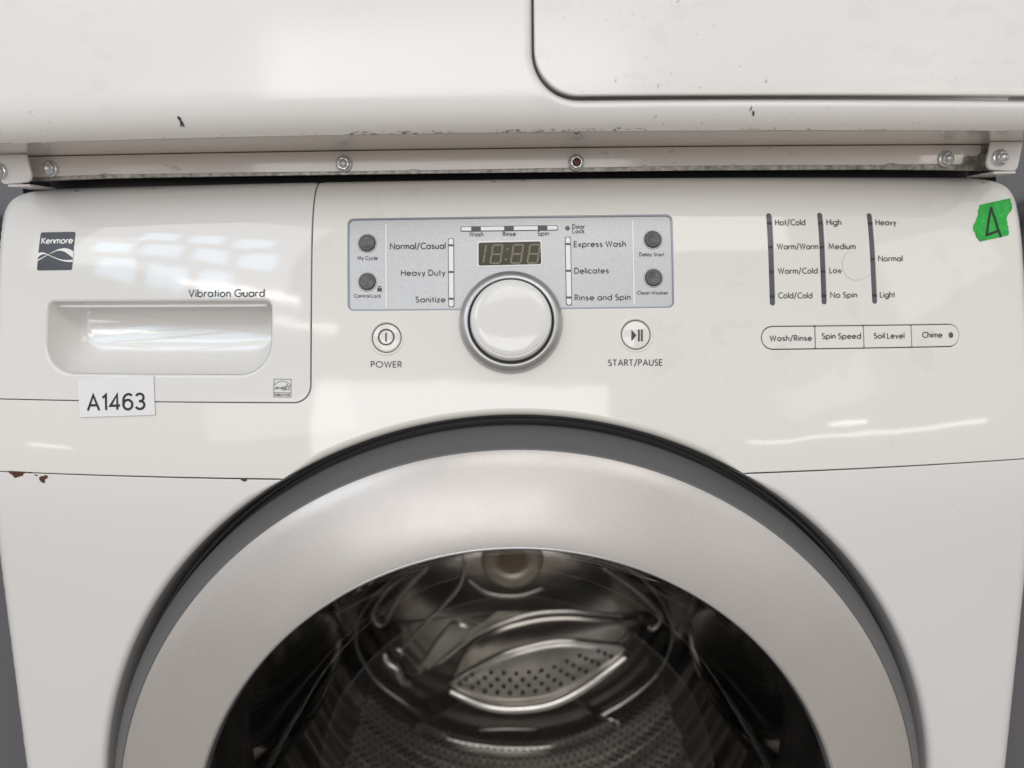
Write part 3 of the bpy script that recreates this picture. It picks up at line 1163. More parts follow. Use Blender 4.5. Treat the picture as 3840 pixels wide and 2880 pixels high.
# ---- big round push buttons
for c, nm in ((pw_c, 'power_button'), (st_c, 'start_button')):
    P_, N_ = WF.pt(*c), WF.nrm(*c)
    b = lathe(nm, [(0.0088, -0.004), (0.0088, -0.0006), (0.0085, -0.0001), (0.0078, 0.0001), (0.0, 0.0003)], P_, N_, M_PLASTIC, washer, 56)
    lathe('button_gap', [(0.0096, -0.0030), (0.0086, -0.0030)], P_, N_, M_DARK, b, 40)
    lathe('button_collar', [(0.0112, -0.0001), (0.0109, 0.0004), (0.0103, 0.0005), (0.0098, 0.0003), (0.0095, -0.0003)], P_, N_, M_PLASTIC, b, 56)
    if nm == 'power_button':
        strokes('power_symbol', [(ell(WF.hit(*R5(304, 875)), 0.0048, n=36), True), (hits([(303, 848), (303, 903)], R5), False)], 0.0009, M_INK, b, WF, 0.00045, None)
        text('button_lettering', 'POWER', (208, 1067), (401, 1067), 36, M_INK, b, WF, R5, 0.00015, 0.12)
    else:
        decal('play_symbol', hits([(1867, 828), (1867, 901), (1899, 864)], R5), M_INK, b, WF, 0.00048)
        decal('pause_symbol', hits([(1909, 827), (1920, 827), (1920, 902), (1909, 902)], R5), M_INK, b, WF, 0.00048)
        decal('pause_symbol', hits([(1928, 827), (1939, 827), (1939, 902), (1928, 902)], R5), M_INK, b, WF, 0.00048)
        text('button_lettering', 'START/PAUSE', (1721, 1057), (2064, 1055), 37, M_INK, b, WF, R5, 0.00015, 0.12)

# ---- selector knob
kx, ks = WF.hit(*R5(1099, 779))
KP, KN = WF.pt(kx, ks), WF.nrm(kx, ks)
knob = lathe('selector_knob', [(0.0215, 0.0004), (0.0215, 0.0036), (0.0246, 0.0040), (0.0252, 0.0046), (0.0253, 0.0062), (0.0249, 0.0100), (0.0243, 0.0120), (0.0237, 0.0128), (0.0233, 0.0128), (0.0231, 0.0125),
                               (0.0229, 0.0128), (0.0222, 0.0132), (0.018, 0.0136), (0.010, 0.0139), (0.0, 0.0140)], KP, KN, M_KNOB, washer, 96)
lathe('knob_bezel', [(0.0324, -0.0004), (0.0324, 0.0004), (0.0320, 0.0018), (0.0308, 0.0036), (0.0292, 0.0049), (0.0276, 0.0055), (0.0267, 0.0053), (0.0263, 0.0046), (0.0261, 0.0010)],
      KP, KN, M_BEZEL, knob, 96)
lathe('knob_groove', [(0.0264, 0.0012), (0.0210, 0.0012)], KP, KN, M_DARK, knob, 64)

# ---- option lights and option buttons
for so, (a, b, ticks) in zip(strip_out, strip_def):
    c = np.mean(np.array(so), 0)
    sm = [tuple(c + (np.array(q) - c) * np.array([0.90, 0.995])) for q in so]
    st = sheet('indicator_strip', so, M_STRIPLENS, washer, WF, d=-0.0010, r=0.00015, wall=0.001, h=0.006, hb=0.003, nb=1)
    for t in ticks:
        x, s = WF.hit(*R6(*t))
        decal('strip_mark', [(x - 0.0015, s - 0.0007), (x + 0.0015, s - 0.0007), (x + 0.0015, s + 0.0007), (x - 0.0015, s + 0.0007)], M_DARK, st, WF, -0.00075)
for t, a, b in (('Hot/Cold', (627, 246), (815, 245)), ('Warm/Warm', (638, 399), (896, 398)), ('Warm/Cold', (644, 555), (893, 553)), ('Cold/Cold', (646, 711), (859, 711)),
                ('High', (955, 244), (1044, 244)), ('Medium', (967, 398), (1135, 398)), ('Low', (973, 551), (1046, 551)), ('No Spin', (978, 708), (1145, 706)),
                ('Heavy', (1268, 245), (1394, 245)), ('Normal', (1284, 475), (1434, 475)), ('Light', (1295, 706), (1386, 705))):
    text('option_lettering', t, a, b, 34, M_INKGREY, panel, WF, R6, 0.00015, 0.13)

div_px = [880, 1190, 1495]
pa, pb = np.array(pill_c0), np.array(pill_c1)
pt_ = (pb - pa) / np.linalg.norm(pb - pa)
pn = np.array([-pt_[1], pt_[0]])
cuts = [-1e3] + [float(np.dot(np.array(WF.hit(*R6(x, 955))) - pa, pt_)) for x in div_px] + [1e3]
full = [(float(np.dot(np.array(q) - pa, pt_)), float(np.dot(np.array(q) - pa, pn))) for q in pill_outline(pill_r - 0.00055)]
btn_txt = [('Wash/Rinse', (591, 984), (855, 982)), ('Spin Speed', (923, 970), (1168, 969)), ('Soil Level', (1255, 968), (1445, 967)), ('Chime', (1564, 962), (1687, 961))]
rr0 = pill_r - 0.00055
Lp = float(np.linalg.norm(pb - pa))
for k in range(4):
    lo, hi = cuts[k] + 0.00035, cuts[k + 1] - 0.00035
    if k == 0:
        uv = [(-rr0 * math.sin(math.pi * q / 12) * 1.0, rr0 * math.cos(math.pi * q / 12)) for q in range(13)] + rounded([(0, -rr0), (hi, -rr0), (hi, rr0), (0, rr0)], [0, 0.0008, 0.0008, 0], 3)[1:-1]
    elif k == 3:
        uv = rounded([(Lp, rr0), (lo, rr0), (lo, -rr0), (Lp, -rr0)], [0, 0.0008, 0.0008, 0], 3)[1:-1] + [(Lp + rr0 * math.sin(math.pi * q / 12), -rr0 * math.cos(math.pi * q / 12)) for q in range(13)]
    else:
        uv = rounded([(lo, -rr0), (hi, -rr0), (hi, rr0), (lo, rr0)], 0.0008, 3)
    outl = [tuple(pa + pt_ * u + pn * v) for u, v in uv]
    b = sheet('option_button', outl, M_PLASTIC, washer, WF, d=0.0001, r=0.0004, wall=0.003, h=0.008, hb=0.004, nb=2)
    text('button_lettering', btn_txt[k][0], btn_txt[k][1], btn_txt[k][2], 33, M_INK, b, WF, R6, 0.00028, 0.13)
    if k == 3:
        decal('chime_light', ell(WF.hit(*R6(1744, 947)), 0.0016, 0.0019, 20), M_BTN, b, WF, 0.0003)
decal('button_well', pill_outline(pill_r + 0.0005), M_DARK, panel, WF, -0.0034, 0.01)
# faint ring scratch on the panel
strokes('ring_scratch', [(hits([(1095, 412), (1066, 440), (1050, 480), (1055, 530), (1080, 575), (1120, 597), (1165, 595), (1205, 577), (1232, 560)], R6), False)], 0.00022, M_SMUDGE, panel, WF, 0.0001, None)

# ---- lower front panel around the door
low_out = [(-HW, -0.90), (HW, -0.90), (HW, seam_s - GH)] + [(arch[-1][0] + 0.003, seam_s - GH)]
n_ = 120
low_arc = arc_pts(R_OPEN, phi + 0.004, 2 * math.pi - phi - 0.004, n_)
low_out = [(-HW, seam_s - GH), (-HW, -0.90), (HW, -0.90), (HW, seam_s - GH)] + low_arc
low_extra = list(side_cols)
for rr_ in (0.2912, 0.2922, 0.2937, 0.2967):
    low_extra += arc_pts(rr_, phi + 0.02, 2 * math.pi - phi - 0.02, 160)


def low_r(x, s):
    y, z, t = WF.yz(s)
    if abs(math.hypot(x, z - Z0) - R_OPEN) < 0.002:
        return 0.0006 + 0.0039 * min(1.0, max(0.0, (seam_s - s - 0.0008) / 0.014))
    return 0.0006


front = sheet('front_panel', low_out, M_ENAMEL, washer, WF, r=low_r, wall=0.030, h=(0.010, 0.012), hb=0.005, extra=low_extra)


def qr(x, y): return (x / 5.53, 1700 + y / 5.53)


for poly in ([(110, 388), (190, 362), (540, 380), (535, 395), (490, 420), (480, 460), (440, 475), (400, 480), (335, 510), (290, 495), (270, 455), (205, 420), (180, 385)],
             [(570, 385), (670, 388), (640, 405), (580, 412)],
             [(815, 505), (850, 472), (905, 470), (930, 450), (970, 450), (995, 470), (990, 510), (960, 528), (940, 530), (930, 590), (950, 612), (880, 608), (835, 570), (818, 540)],
             [(715, 442), (750, 432), (790, 455), (785, 475), (760, 462), (730, 462)]):
    decal('rust_chip', hits(poly, qr), M_RUST, front, WF, 0.00012)
decal('rust_chip', hits([(900, 1796), (928, 1797), (926, 1803), (916, 1806), (908, 1802)]), M_RUST, front, WF, 0.00012)

# ---- door
DC = Vector((0, 0, Z0 + EYE))
AX = (0, 1, 0)


def dlathe(name, prof, M, parent, n=180, flip=False):
    return lathe(name, prof, DC, AX, M, parent, n, ref=(1, 0, 0), flip=flip)


dlathe('door_groove', [(0.2880, 0.4880), (0.2880, 0.4990), (0.2700, 0.4990), (0.2700, 0.480)], M_GROOVE, washer)
dlathe('groove_bead', [(0.2822, 0.4975), (0.2818, 0.4935), (0.2806, 0.4920), (0.2792, 0.4930), (0.2786, 0.4975)], M_GROOVE, washer)
door = dlathe('door', [(0.2659, 0.4606), (0.2630, 0.4585), (0.2560, 0.4555), (0.2450, 0.4516), (0.2330, 0.4478), (0.2220, 0.4450), (0.2130, 0.4432), (0.2100, 0.4429)], M_DOORSILVER, washer, 220)
dlathe('door_rim', [(0.2720, 0.4960), (0.2776, 0.4800), (0.2776, 0.4762), (0.2768, 0.4748), (0.2672, 0.4616), (0.2666, 0.4606), (0.2659, 0.46045)], M_GREYRIM, door, 220)
dlathe('inner_trim', [(0.2100, 0.4428), (0.2092, 0.4424), (0.2084, 0.4428), (0.2080, 0.4440), (0.2072, 0.4490)], M_BEZEL, door, 200)
dlathe('door_glass', [(0.2072, 0.4490), (0.2040, 0.4560), (0.1980, 0.4720), (0.1860, 0.5000), (0.1680, 0.5350), (0.1440, 0.5600), (0.1050, 0.5760), (0.0550, 0.5830), (0.0005, 0.5850)], M_GLASS, door, 160, flip=True)
dlathe('glass_frame', [(0.2069, 0.4515), (0.2050, 0.4620), (0.2040, 0.4800), (0.2035, 0.5100)], M_DARK, door, 160)

# ---- tub gasket and drum
gk = []
for k in range(41):
    t = k / 40
    gk.append((0.2035 + 0.0315 * t + 0.0028 * math.sin(t * 5 * 2 * math.pi), 0.510 + 0.070 * t))
dlathe('gasket', gk, mat('glossy_black_rubber', (0.022, 0.021, 0.021), 0.22), washer, 120)
DZ = -0.395
YB = 0.925
RD = 0.2360
DCC = Vector((0, 0, DZ + EYE))
M_LITSTEEL = mat('lit_drum_steel', (0.90, 0.87, 0.83), 0.38, 1.0, noise=(40, 0.15))  # drum steel with the lit tone put into its colour
M_DARKREFL = mat('dark_reflection_steel', (0.085, 0.078, 0.070), 0.12, 1.0, noise=(12, 0.3))  # same steel, dark reflections put into its colour
M_MID = mat('mid_drum_steel', (0.40, 0.37, 0.335), 0.17, 1.0, noise=(14, 0.25))  # same steel, middle light level put into its colour
M_BRIGHT = mat('bright_drum_ridge', (0.95, 0.92, 0.88), 0.16, 1.0)  # same steel, bright highlights of the ridges put into its colour
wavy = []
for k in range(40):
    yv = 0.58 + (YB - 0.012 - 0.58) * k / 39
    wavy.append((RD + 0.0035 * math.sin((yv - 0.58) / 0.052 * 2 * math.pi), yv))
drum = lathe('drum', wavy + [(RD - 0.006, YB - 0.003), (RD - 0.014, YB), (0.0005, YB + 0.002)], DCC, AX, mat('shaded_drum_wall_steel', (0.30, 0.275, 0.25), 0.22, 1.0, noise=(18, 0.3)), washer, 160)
V, F = [], []
for yv in np.arange(0.60, YB - 0.010, 0.004):
    rl = RD + 0.0035 * math.sin((yv - 0.58) / 0.052 * 2 * math.pi) - 0.0006
    for k in range(61):
        a_ = rad(-52) + rad(104) * k / 60
        V.append(DCC + Vector((math.sin(a_) * rl, yv, -math.cos(a_) * rl)))
for i in range(len(V) // 61 - 1):
    for k in range(60):
        F.append((i * 61 + k, i * 61 + k + 1, (i + 1) * 61 + k + 1, (i + 1) * 61 + k))
obj('drum_floor', V, F, M_LITSTEEL, drum)  # lower drum wall again, in the lit steel colour


def RC(x, y): return (700 + x / 0.8848, 2000 + y / 0.8848)


def bp(x, y, dy=0.0):                          # point on a plane dy in front of the drum's back wall
    return on_plane(*RC(x, y), YB - dy)


def plate(name, pts, M, dy, dome=0.0):
    """embossed plate of the drum back: closed outline, slightly domed, with turned edge"""
    p = [bp(x, y, dy) for x, y in pts]
    c = sum(p, Vector()) / len(p)
    V, F = [], []
    L = len(p)
    rings = ((1.0, 0.006), (1.0, 0.0), (0.97, -0.0015), (0.75, -0.0015 - dome * 0.5), (0.4, -0.0015 - dome * 0.9), (0.02, -0.0015 - dome))
    for k, off in rings:
        V += [c + (q - c) * k + Vector((0, off, 0)) for q in p]
    for i in range(len(rings) - 1):
        for j in range(L):
            j2 = (j + 1) % L
            F.append((i * L + j, i * L + j2, (i + 1) * L + j2, (i + 1) * L + j))
    return obj(name, V, F, M, drum)


def ridge(pts, r, M=None, dy=0.0, flat=None):
    p = smooth_path([tuple(bp(x, y, dy)) for x, y in pts], 8)
    n = len(p)
    rr_ = [r * (0.30 + 0.70 * max(0.0, math.sin(math.pi * (i + 0.5) / n)) ** 0.5) for i in range(n)]
    return tube('drum_ridge', p, rr_, M or M_BRIGHT, drum, 12)


contour = [(820, 70), (730, 118), (640, 190), (575, 280), (562, 370), (600, 450), (650, 510), (720, 560), (798, 622), (748, 642), (830, 672), (950, 700), (1080, 712), (1200, 708), (1320, 690), (1400, 660),
           (1452, 627), (1365, 610), (1450, 562), (1530, 500), (1585, 430), (1612, 350), (1600, 280), (1555, 195), (1480, 125), (1400, 80), (1100, 20)]
cs = smooth_path(contour[:8], 5) + [contour[8], contour[9]] + smooth_path(contour[9:17], 5) + [contour[17]] + smooth_path(contour[17:], 5)
plate('back_plate', cs, M_DARKREFL, 0.012, 0.0)
tube('plate_lip', [bp(x, y, 0.0155) for x, y in cs[:-6]], 0.0023, M_BRIGHT, drum, 8)
# upper field of the back plate, petal field and petal
plate('back_field', smooth_path([(640, 300), (625, 270), (650, 205), (730, 130), (830, 75), (1100, 30), (1370, 85), (1470, 150), (1535, 225), (1550, 262), (1450, 268), (1350, 262), (1250, 255), (1150, 262), (1050, 292), (950, 338), (850, 418), (775, 462), (712, 392), (690, 330), (640, 300)], 4), M_MID, 0.016, 0.004)
plate('petal_field', smooth_path([(880, 480), (930, 380), (1020, 315), (1150, 278), (1260, 268), (1360, 274), (1470, 285), (1500, 300), (1440, 372), (1340, 362), (1250, 355), (1160, 368), (1050, 400), (950, 450), (885, 482)], 4), M_MID, 0.0165, 0.002)
plate('petal', smooth_path([(872, 502), (950, 448), (1050, 398), (1160, 366), (1250, 354), (1340, 360), (1445, 374), (1455, 392), (1390, 445), (1300, 505), (1200, 548), (1090, 562), (1000, 555), (920, 530), (874, 506)], 4), mat('lit_petal_steel', (0.56, 0.53, 0.49), 0.30, 1.0, noise=(25, 0.25)), 0.0175, 0.003)  # petal colour holds a lit tone of the drum steel
plate('reflection_patch', [(880, 290), (965, 305), (900, 370), (790, 470), (765, 452), (830, 350)], mat('lit_petal_steel', (0.56, 0.53, 0.49)), 0.0225, 0.0)  # bright reflection on the drum back, built as a pale steel patch
ridge([(765, 465), (850, 420), (950, 340), (1050, 295), (1150, 265), (1250, 257), (1350, 263), (1455, 275)], 0.0036, dy=0.020)
ridge([(870, 500), (950, 450), (1050, 400), (1160, 368), (1250, 355), (1340, 362), (1445, 376)], 0.0042, dy=0.020)
ridge([(868, 520), (920, 543), (1000, 572), (1090, 580), (1200, 566), (1300, 522), (1400, 452), (1462, 405)], 0.0075, dy=0.018)
ridge([(915, 75), (918, 130), (885, 200), (800, 290), (708, 392)], 0.0030, dy=0.021)
ridge([(800, 112), (740, 170), (690, 235), (660, 300)], 0.0040, M_LITSTEEL, dy=0.019)
ridge([(735, 128), (655, 200), (618, 268), (636, 305), (662, 300)], 0.0028, dy=0.018)
ridge([(655, 395), (668, 428), (700, 452), (718, 490), (748, 503)], 0.0062, dy=0.020)
ridge([(690, 378), (712, 392), (716, 408)], 0.0030, dy=0.022)
ridge([(1380, 112), (1480, 182), (1545, 240), (1572, 285), (1548, 318), (1530, 310)], 0.0040, dy=0.019)
ridge([(930, 150), (1000, 196), (1100, 205), (1190, 178)], 0.0048, M_MID, dy=0.019)
ridge([(960, 652), (1060, 648), (1170, 650)], 0.0030, M_MID, dy=0.014)  # soft streak of light, shaped as a ridge
hub = lathe('drum_hub', [(0.0385, 0.004), (0.0385, -0.006), (0.034, -0.009), (0.020, -0.009), (0.017, -0.006)], bp(1080, 78, 0.018), AX, M_HUB, drum, 40)
lathe('hub_recess', [(0.0172, -0.0058), (0.0005, -0.0055)], bp(1080, 78, 0.018), AX, mat('hub_brown', (0.36, 0.24, 0.16), 0.4), hub, 40)

# perforations of the petal
V, F = [], []


def disc(c, e1, e2, r, n=8):
    b = len(V)
    for k in range(n):
        a = 2 * math.pi * k / n
        V.append(Vector(c) + Vector(e1) * r * math.cos(a) + Vector(e2) * r * math.sin(a))
    F.append(tuple(range(b, b + n)))


ex, ez = Vector((1, 0, 0)), Vector((0, 0, 1))
for row in range(4):
    for k in range(14):
        x = 905 + 42 * k + (21 if row % 2 else 0)
        yl = float(np.interp(x, [880, 1000, 1100, 1200, 1300, 1400, 1450], [505, 538, 542, 528, 485, 425, 392]))
        yu = float(np.interp(x, [880, 950, 1050, 1160, 1250, 1340, 1445], [505, 455, 408, 376, 364, 370, 384]))
        y = yl - 10 - row * 22
        if y > yu + 12 and x < 1440:
            disc(bp(x, y, 0.0228), ex, ez, 0.0027, 10)
obj('petal_perforation', V, F, M_HOLE, drum, smooth=False, stuff=True)
# perforations of the drum wall
V, F = [], []
row = 0
yy = 0.60
while yy < YB - 0.014:
    nph = 46
    rloc = RD + 0.0035 * math.sin((yy - 0.58) / 0.052 * 2 * math.pi) - 0.0012
    for k in range(nph):
        ph = rad(-52) + rad(104) * (k + 0.5 * (row % 2)) / nph
        c = DCC + Vector((math.sin(ph) * rloc, yy, -math.cos(ph) * rloc))
        disc(c, Vector((math.cos(ph), 0, math.sin(ph))), Vector((0, 1, 0)), 0.0022, 6)
    yy += 0.0085
    row += 1
obj('wall_perforation', V, F, M_HOLE, drum, smooth=False, stuff=True)
# perforations of the drum corner beside the back plate
V, F = [], []
for k in range(9):
    for row in range(14):
        x = 1490 + 26 * k + (13 if row % 2 else 0)
        y = 400 + 20 * row
        xin = float(np.interp(y, [400, 430, 500, 562, 610, 627, 660], [1600, 1590, 1532, 1455, 1400, 1455, 1410]))
        if x > xin + 22 and math.hypot(x - 1085, (y - 250) * 1.02) < 690:
            disc(bp(x, y, 0.001), ex, ez, 0.0024, 8)
obj('corner_perforation', V, F, M_HOLE, drum, smooth=False, stuff=True)
# drum baffles (lifters)
for ph in (rad(80), rad(-80)):
    Vb, Fb = [], []
    nseg = 10
    for i in range(13):
        yv = 0.61 + (YB - 0.05 - 0.61) * i / 12
        endf = math.sin(math.pi * i / 12) ** 0.35 if 0 < i < 12 else 0.02
        for k in range(nseg + 1):
            u = -1 + 2 * k / nseg
            hgt = 0.048 * endf * (1 - u * u) ** 1.0 - 0.003
            a = ph + u * 0.15 * (0.6 + 0.4 * endf)
            Vb.append(DCC + Vector((math.sin(a) * (RD - hgt), yv, -math.cos(a) * (RD - hgt))))
    for i in range(12):
        for k in range(nseg):
            Fb.append((i * (nseg + 1) + k, i * (nseg + 1) + k + 1, (i + 1) * (nseg + 1) + k + 1, (i + 1) * (nseg + 1) + k))
    obj('drum_baffle', Vb, Fb, M_DARKREFL, drum)

# ================================================================== dryer stacked on top
dryer = thing('dryer', (0, 0.75, EYE + 0.046), 'white dryer stacked on the washing machine with its bolted base strip showing', 'dryer')
DHW = 0.3435
box('cabinet', (-DHW + 0.006, 0.5445, EYE + 0.0706), (DHW - 0.006, 1.16, EYE + 0.95), M_DRYER, dryer)
box('dark_base_block', (-0.325, 0.5620, EYE + 0.0362), (0.325, 1.14, EYE + 0.0702), M_DARK, dryer)  # added black base block, keeps light out of the gap above the washer
dl = DF.hit(2003, 150)[0]
db = DF.hit(2900, 357)[1]
dr = DHW - 0.008
dtop = 0.62
RCD = 0.0245
g1 = 0.0021
door_out = rounded([(dl, db), (dr, db), (dr, dtop), (dl, dtop)], RCD, 14)
door_hole = rounded([(dl - g1 * 0.55, db - g1), (dr + g1, db - g1), (dr + g1, dtop + g1), (dl - g1 * 0.55, dtop + g1)], RCD + g1, 14)
d_out = rounded([(-DHW, 0.0004), (DHW, 0.0004), (DHW, 0.75), (-DHW, 0.75)], [0.004, 0.004, 0.02, 0.02], 6)


def d_r(x, s):
    return 0.006 if abs(x) > DHW - 0.002 else 0.0004


sheet('front_panel', d_out, M_DRYER, dryer, DF, r=d_r, wall=0.002, holes=[door_hole], h=(0.012, 0.004 if False else 0.006), hb=0.005, hole_r=0.0045, hole_wall=0.012, nb=5)
ddoor = sheet('door_panel', door_out, M_DRYER, dryer, DF, d=0.0022, r=0.0011, wall=0.016, h=(0.014, 0.02), hb=0.005, nb=4)
# underside of the front, turned back to the base strip
V, F, N = [], [], []
nx, ny = 60, 10
for j in range(ny + 1):
    for i in range(nx + 1):
        x = -DHW + 2 * DHW * i / nx
        e = DF.pt(x, 0.0)
        t = j / ny
        V.append(Vector((x, e.y + 0.0008 + (0.5420 + 0.1 * x * x - e.y) * t, e.z + 0.0004)))
for j in range(ny):
    for i in range(nx):
        a = j * (nx + 1) + i
        F.append((a, a + 1, a + nx + 2, a + nx + 1))
obj('underside', V, F, M_STRIP, dryer)

# base strip: bare steel plate with a painted face
BS = Surf(0.5265, 0.0380, 0.0, [(-0.01, 0), (0.0, 0), (0.05, 0)], 0.10, 0.0320)


def bs(pts, reg=None): return hits(pts, reg, BS)


metal_low = [(0, 684), (150, 679), (420, 669), (1270, 656), (2100, 646), (2600, 640), (3300, 636), (3700, 640), (3840, 645)]
lo = bs(metal_low)
lo[0] = (-0.338, lo[0][1])
lo[-1] = (0.338, lo[-1][1])
steel = sheet('base_plate', lo + [(0.338, 0.0312), (-0.338, 0.0312)], M_GALV, dryer, BS, d=0.0, r=0.0003, wall=0.002, h=0.008, hb=0.008, nb=1)
paint = [(380, 560), (430, 850), (470, 872), (545, 930), (660, 937), (740, 930), (800, 980), (820, 1060), (870, 1120), (950, 1140)]
pp = [RB(*q) for q in paint]
pp += [(250, 660), (372, 656), (385, 652), (402, 651), (415, 655), (800, 649), (1270, 643.5), (1530, 640), (1545, 636), (1562, 636), (1575, 640), (2150, 630), (2540, 623), (3000, 619)]
pp += [R7(*q) for q in [(0, 585), (400, 582), (460, 557), (520, 565), (600, 578), (1000, 574), (1380, 575), (1410, 545), (1430, 490), (1475, 465), (1590, 468), (1620, 445), (1645, 420), (1650, 300)]]
ph_ = bs(pp)
ph_ = [(x, min(s, 0.0304)) for x, s in ph_]
ph_ = ph_ + [(ph_[-1][0], 0.0310), (ph_[0][0], 0.0310)]
sheet('painted_strip', ph_, M_STRIP, dryer, BS, d=0.0007, r=0.0002, wall=0.0006, h=0.006, hb=0.006, nb=1)


def bolt(px, py, surf, parent, spot=False, d=0.0, tip=True, spin=0.0):
    x, s = surf.hit(px, py)
    p, n = surf.pt(x, s, d), surf.nrm(x, s)
    # washer flange
    b = lathe('bolt', [(0.0054, 0.0), (0.0054, 0.0008), (0.0050, 0.0013), (0.0040, 0.0016)], p, n, M_ZINC, parent, 32)
    # hexagon
    e1 = Vector((math.cos(spin), 0, math.sin(spin)))
    e1 = (e1 - n * e1.dot(n)).normalized()
    e2 = n.cross(e1)
    Vh, Fh = [], []
    for hh, rr_ in ((0.0010, 0.0044), (0.0034, 0.0044), (0.0040, 0.0038)):
        for k in range(6):
            a = math.pi / 3 * k
            Vh.append(p + n * hh + (e1 * math.cos(a) + e2 * math.sin(a)) * rr_)
    for i in range(2):
        for k in range(6):
            Fh.append((i * 6 + k, i * 6 + (k + 1) % 6, (i + 1) * 6 + (k + 1) % 6, (i + 1) * 6 + k))
    Fh.append(tuple(12 + k for k in range(6)))
    obj('bolt_head', Vh, Fh, M_ZINC, b, smooth=False)
    if tip:
        lathe('bolt_tip', [(0.0029, 0.0036), (0.0029, 0.0048), (0.0025, 0.0058), (0.0015, 0.0064), (0.0002, 0.0066)], p, n, M_RED if spot else M_ZINC, b, 24)
    return b


for i, (px, py) in enumerate(((193, 634), (1292, 616), (2160, 611), (3543, 597))):
    bolt(px, py, BS, dryer, spot=(i == 2), d=0.0007, spin=0.3 + i * 0.5)

BK = Surf(0.5120, 0.0400, 0.0, [(-0.01, 0), (0.0, 0), (0.05, 0)], 0.10, 0.0300)


def bk(pts, reg=None): return hits(pts, reg, BK)


rb = bk([(1712, 600), (1830, 645), (2085, 664), (2130, 620), (2165, 300)], R7)
yb_ = bk([(1790, 640)], R7)[0][1]
out_r = rounded([(rb[0][0], yb_), (rb[4][0] - 0.0005, yb_ - 0.0012), (rb[4][0] + 0.002, 0.0292), (rb[0][0] + 0.003, 0.0292)], [0.0050, 0.0035, 0.0002, 0.0002], 8)
for out_, bx_ in ((out_r, (3748, 592)), ([(-x - 0.0005, s - 0.0004) for x, s in out_r][::-1], (-2, 643))):
    bra = sheet('stacking_bracket', out_, M_DRYER, dryer, BK, d=0.0, r=0.0004, wall=0.0014, h=0.006, hb=0.003, nb=2)
    bolt(bx_[0], bx_[1], BK, dryer, d=0.0001, spin=0.9)
    # turned-in foot of the bracket
    q = [out_[k] for k in range(len(out_))]
    xm = np.mean([a for a, b in q])
    sl = min(b for a, b in q)
    x0, x1 = (min(a for a, b in q) + 0.006, max(a for a, b in q) - 0.003)
    p0 = BK.pt(x0, sl, -0.0016)
    p1 = BK.pt(x1, sl, -0.0016)
    box('bracket_foot', (x0, p0.y, p0.z - 0.0016), (x1, p0.y + 0.03, p0.z - 0.0002), M_DRYER, dryer)

# scuff marks
def q1(x, y): return R1(x, y)


for reg, poly in ((R1, [(1132, 740), (1142, 742), (1158, 756), (1152, 762), (1165, 775), (1180, 806), (1166, 806), (1160, 795), (1158, 808), (1150, 806), (1152, 790), (1146, 770), (1134, 756)]),
                  (R3, [(470, 678), (476, 680), (474, 696), (462, 708), (460, 700), (468, 694)]), (R3, [(480, 706), (492, 710), (490, 738), (480, 740), (478, 726)])):
    decal('scuff_mark', hits(poly, reg, DF), M_SCUFF, dryer, DF, 0.0001)

# rubbed line along the bottom edge of the dryer front
V, F = [], []
for a_, b_, n_m, amp in ((1270, 1720, 46, 1.0), (1850, 2420, 60, 1.0), (2760, 2960, 18, 0.8), (3020, 3090, 8, 0.8), (3200, 3310, 8, 0.8), (560, 1260, 26, 0.55), (2450, 2700, 8, 0.5)):
    for k in range(n_m):
        pxx = random.uniform(a_, b_)
        edge = float(np.interp(pxx, [0, 1300, 2600, 3700], [541, 509, 489, 500]))
        pyy = edge - random.choice((3, 4, 6, 9, 11)) - random.random() * 3
        ln, th = random.uniform(4, 24) * amp, random.uniform(0.8, 2.4) * amp
        q = hits([(pxx, pyy), (pxx + ln * .4, pyy - th * .6), (pxx + ln, pyy - random.random()), (pxx + ln * .6, pyy + th * .6)], None, DF)
        b0 = len(V)
        V += [DF.pt(x, s_, 0.00012 + 0.00001 * (k % 7)) for x, s_ in q]
        F.append((b0, b0 + 1, b0 + 2, b0 + 3))
obj('rub_marks', V, F, mat('dark_rub', (0.10, 0.09, 0.08), 0.6), dryer, smooth=False, stuff=True)

V, F = [], []
for a_, b_, y_, n_m in ((1790, 1975, 676, 22), (540, 600, 706, 8), (250, 300, 712, 6), (3560, 3700, 680, 6)):
    for k in range(n_m):
        pxx, pyy = random.uniform(a_, b_), y_ + random.uniform(-3, 7)
        ln, th = random.uniform(3, 16), random.uniform(0.8, 3.0)
        q = hits([(pxx, pyy), (pxx + ln * .4, pyy - th * .6), (pxx + ln, pyy), (pxx + ln * .5, pyy + th * .6)])
        b0 = len(V)
        V += [WF.pt(x, s_, 0.0002 + 0.00001 * (k % 7)) for x, s_ in q]
        F.append((b0, b0 + 1, b0 + 2, b0 + 3))
obj('grime_marks', V, F, mat('brown_grime', (0.22, 0.18, 0.13), 0.6), panel, smooth=False, stuff=True)

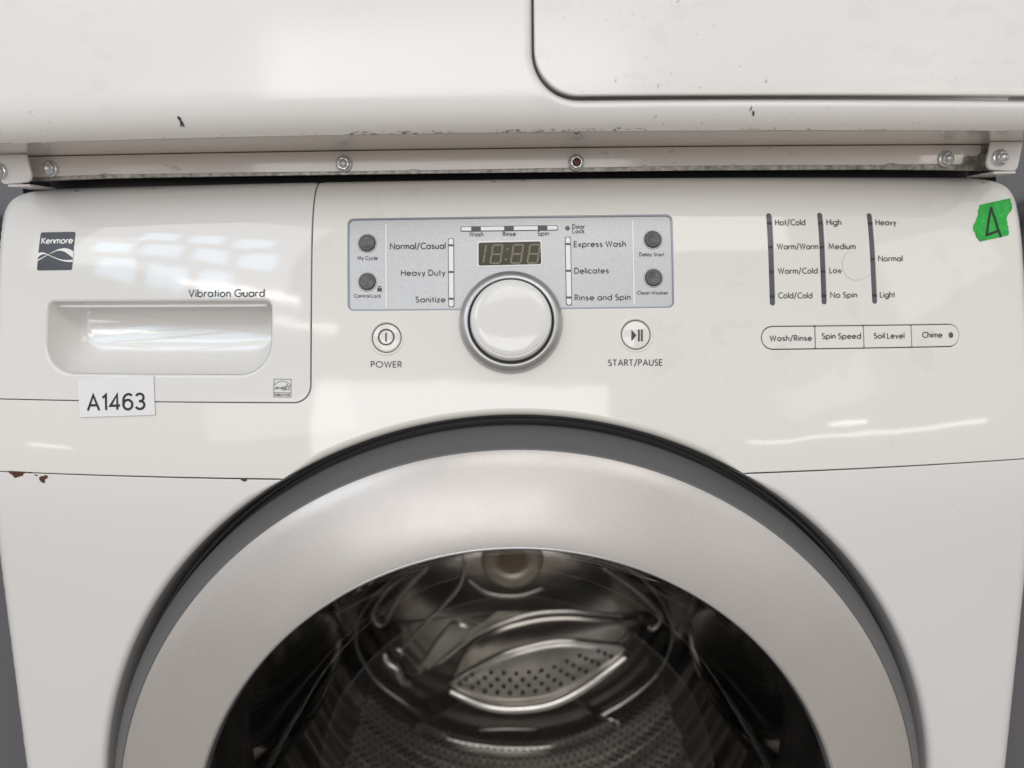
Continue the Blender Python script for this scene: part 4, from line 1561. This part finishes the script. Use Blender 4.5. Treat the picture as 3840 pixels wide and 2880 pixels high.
# ================================================================== paper label and green tape
lab_o = hits([(295, 1420), (578, 1408), (584, 1556), (302, 1565)])
lab_c = WF.pt(*np.mean(np.array(lab_o), 0))
label = sheet('paper_label', lab_o, M_PAPER, None, WF, d=0.0008, r=0.00005, wall=0.0003, h=0.008, hb=0.006, nb=1)
label['label'] = 'white paper sticker printed A1463 stuck under the drawer grip'
label['category'] = 'sticker'
text('label_lettering', 'A1463', (333, 1540), (545, 1533), 57, M_BLACKINK, label, WF, None, 0.00088, 0.12, gap=0.22)

tp = [(1635, 1105), (1830, 1060), (2020, 1020), (2040, 1042), (2030, 1060), (2052, 1090), (2050, 1120), (2057, 1148), (2030, 1190), (1992, 1235), (1985, 1262), (1978, 1300), (1992, 1330), (1988, 1352), (2006, 1398), (2001, 1425),
      (2011, 1455), (2002, 1495), (1820, 1535), (1640, 1576), (1612, 1540), (1592, 1520), (1580, 1470), (1560, 1440), (1552, 1405), (1553, 1370), (1575, 1330), (1590, 1300), (1592, 1275), (1612, 1250), (1620, 1215), (1612, 1190), (1632, 1140)]
tape = sheet('green_tape', hits(tp, R7), M_TAPE, None, WF, d=0.0006, r=0.00005, wall=0.0004, h=0.006, hb=0.004, nb=1)
tape['label'] = 'torn piece of green masking tape with a hand-drawn black letter A'
tape['category'] = 'tape'
strokes('marker_letter', [(hits([(1715, 1510), (1728, 1420), (1750, 1270), (1775, 1140)], R7), False), (hits([(1770, 1135), (1820, 1270), (1865, 1420), (1903, 1522)], R7), False),
                          (hits([(1705, 1500), (1760, 1480), (1870, 1440)], R7), False)], 0.0016, M_BLACKINK, tape, WF, 0.00078, None)

# ================================================================== neighbouring grey machines
for sgn, lab in ((-1, 'dark grey machine standing beside the drawer side of the washer'), (1, 'dark grey machine standing beside the taped side of the washer')):
    x0 = 0.3570
    nb_ = thing('grey_appliance', (sgn * (x0 + 0.33), 0.80, 0), lab, 'appliance')
    NS = Surf(0.545, -0.94, -0.94, [(-1, 0), (1, 0)], 0.0, 0.05)
    xa, xb = sorted((sgn * x0, sgn * (x0 + 0.66)))
    no = rounded([(xa, -0.92), (xb, -0.92), (xb, 0.040), (xa, 0.040)], 0.045, 14)
    sheet('front_panel', no, M_GREYBODY, nb_, NS, r=0.014, wall=0.02, h=0.05, hb=0.01, nb=6)
    box('cabinet', (xa + 0.002, 0.585, 0.0), (xb - 0.002, 1.18, EYE + 0.80), M_GREYBODY, nb_)
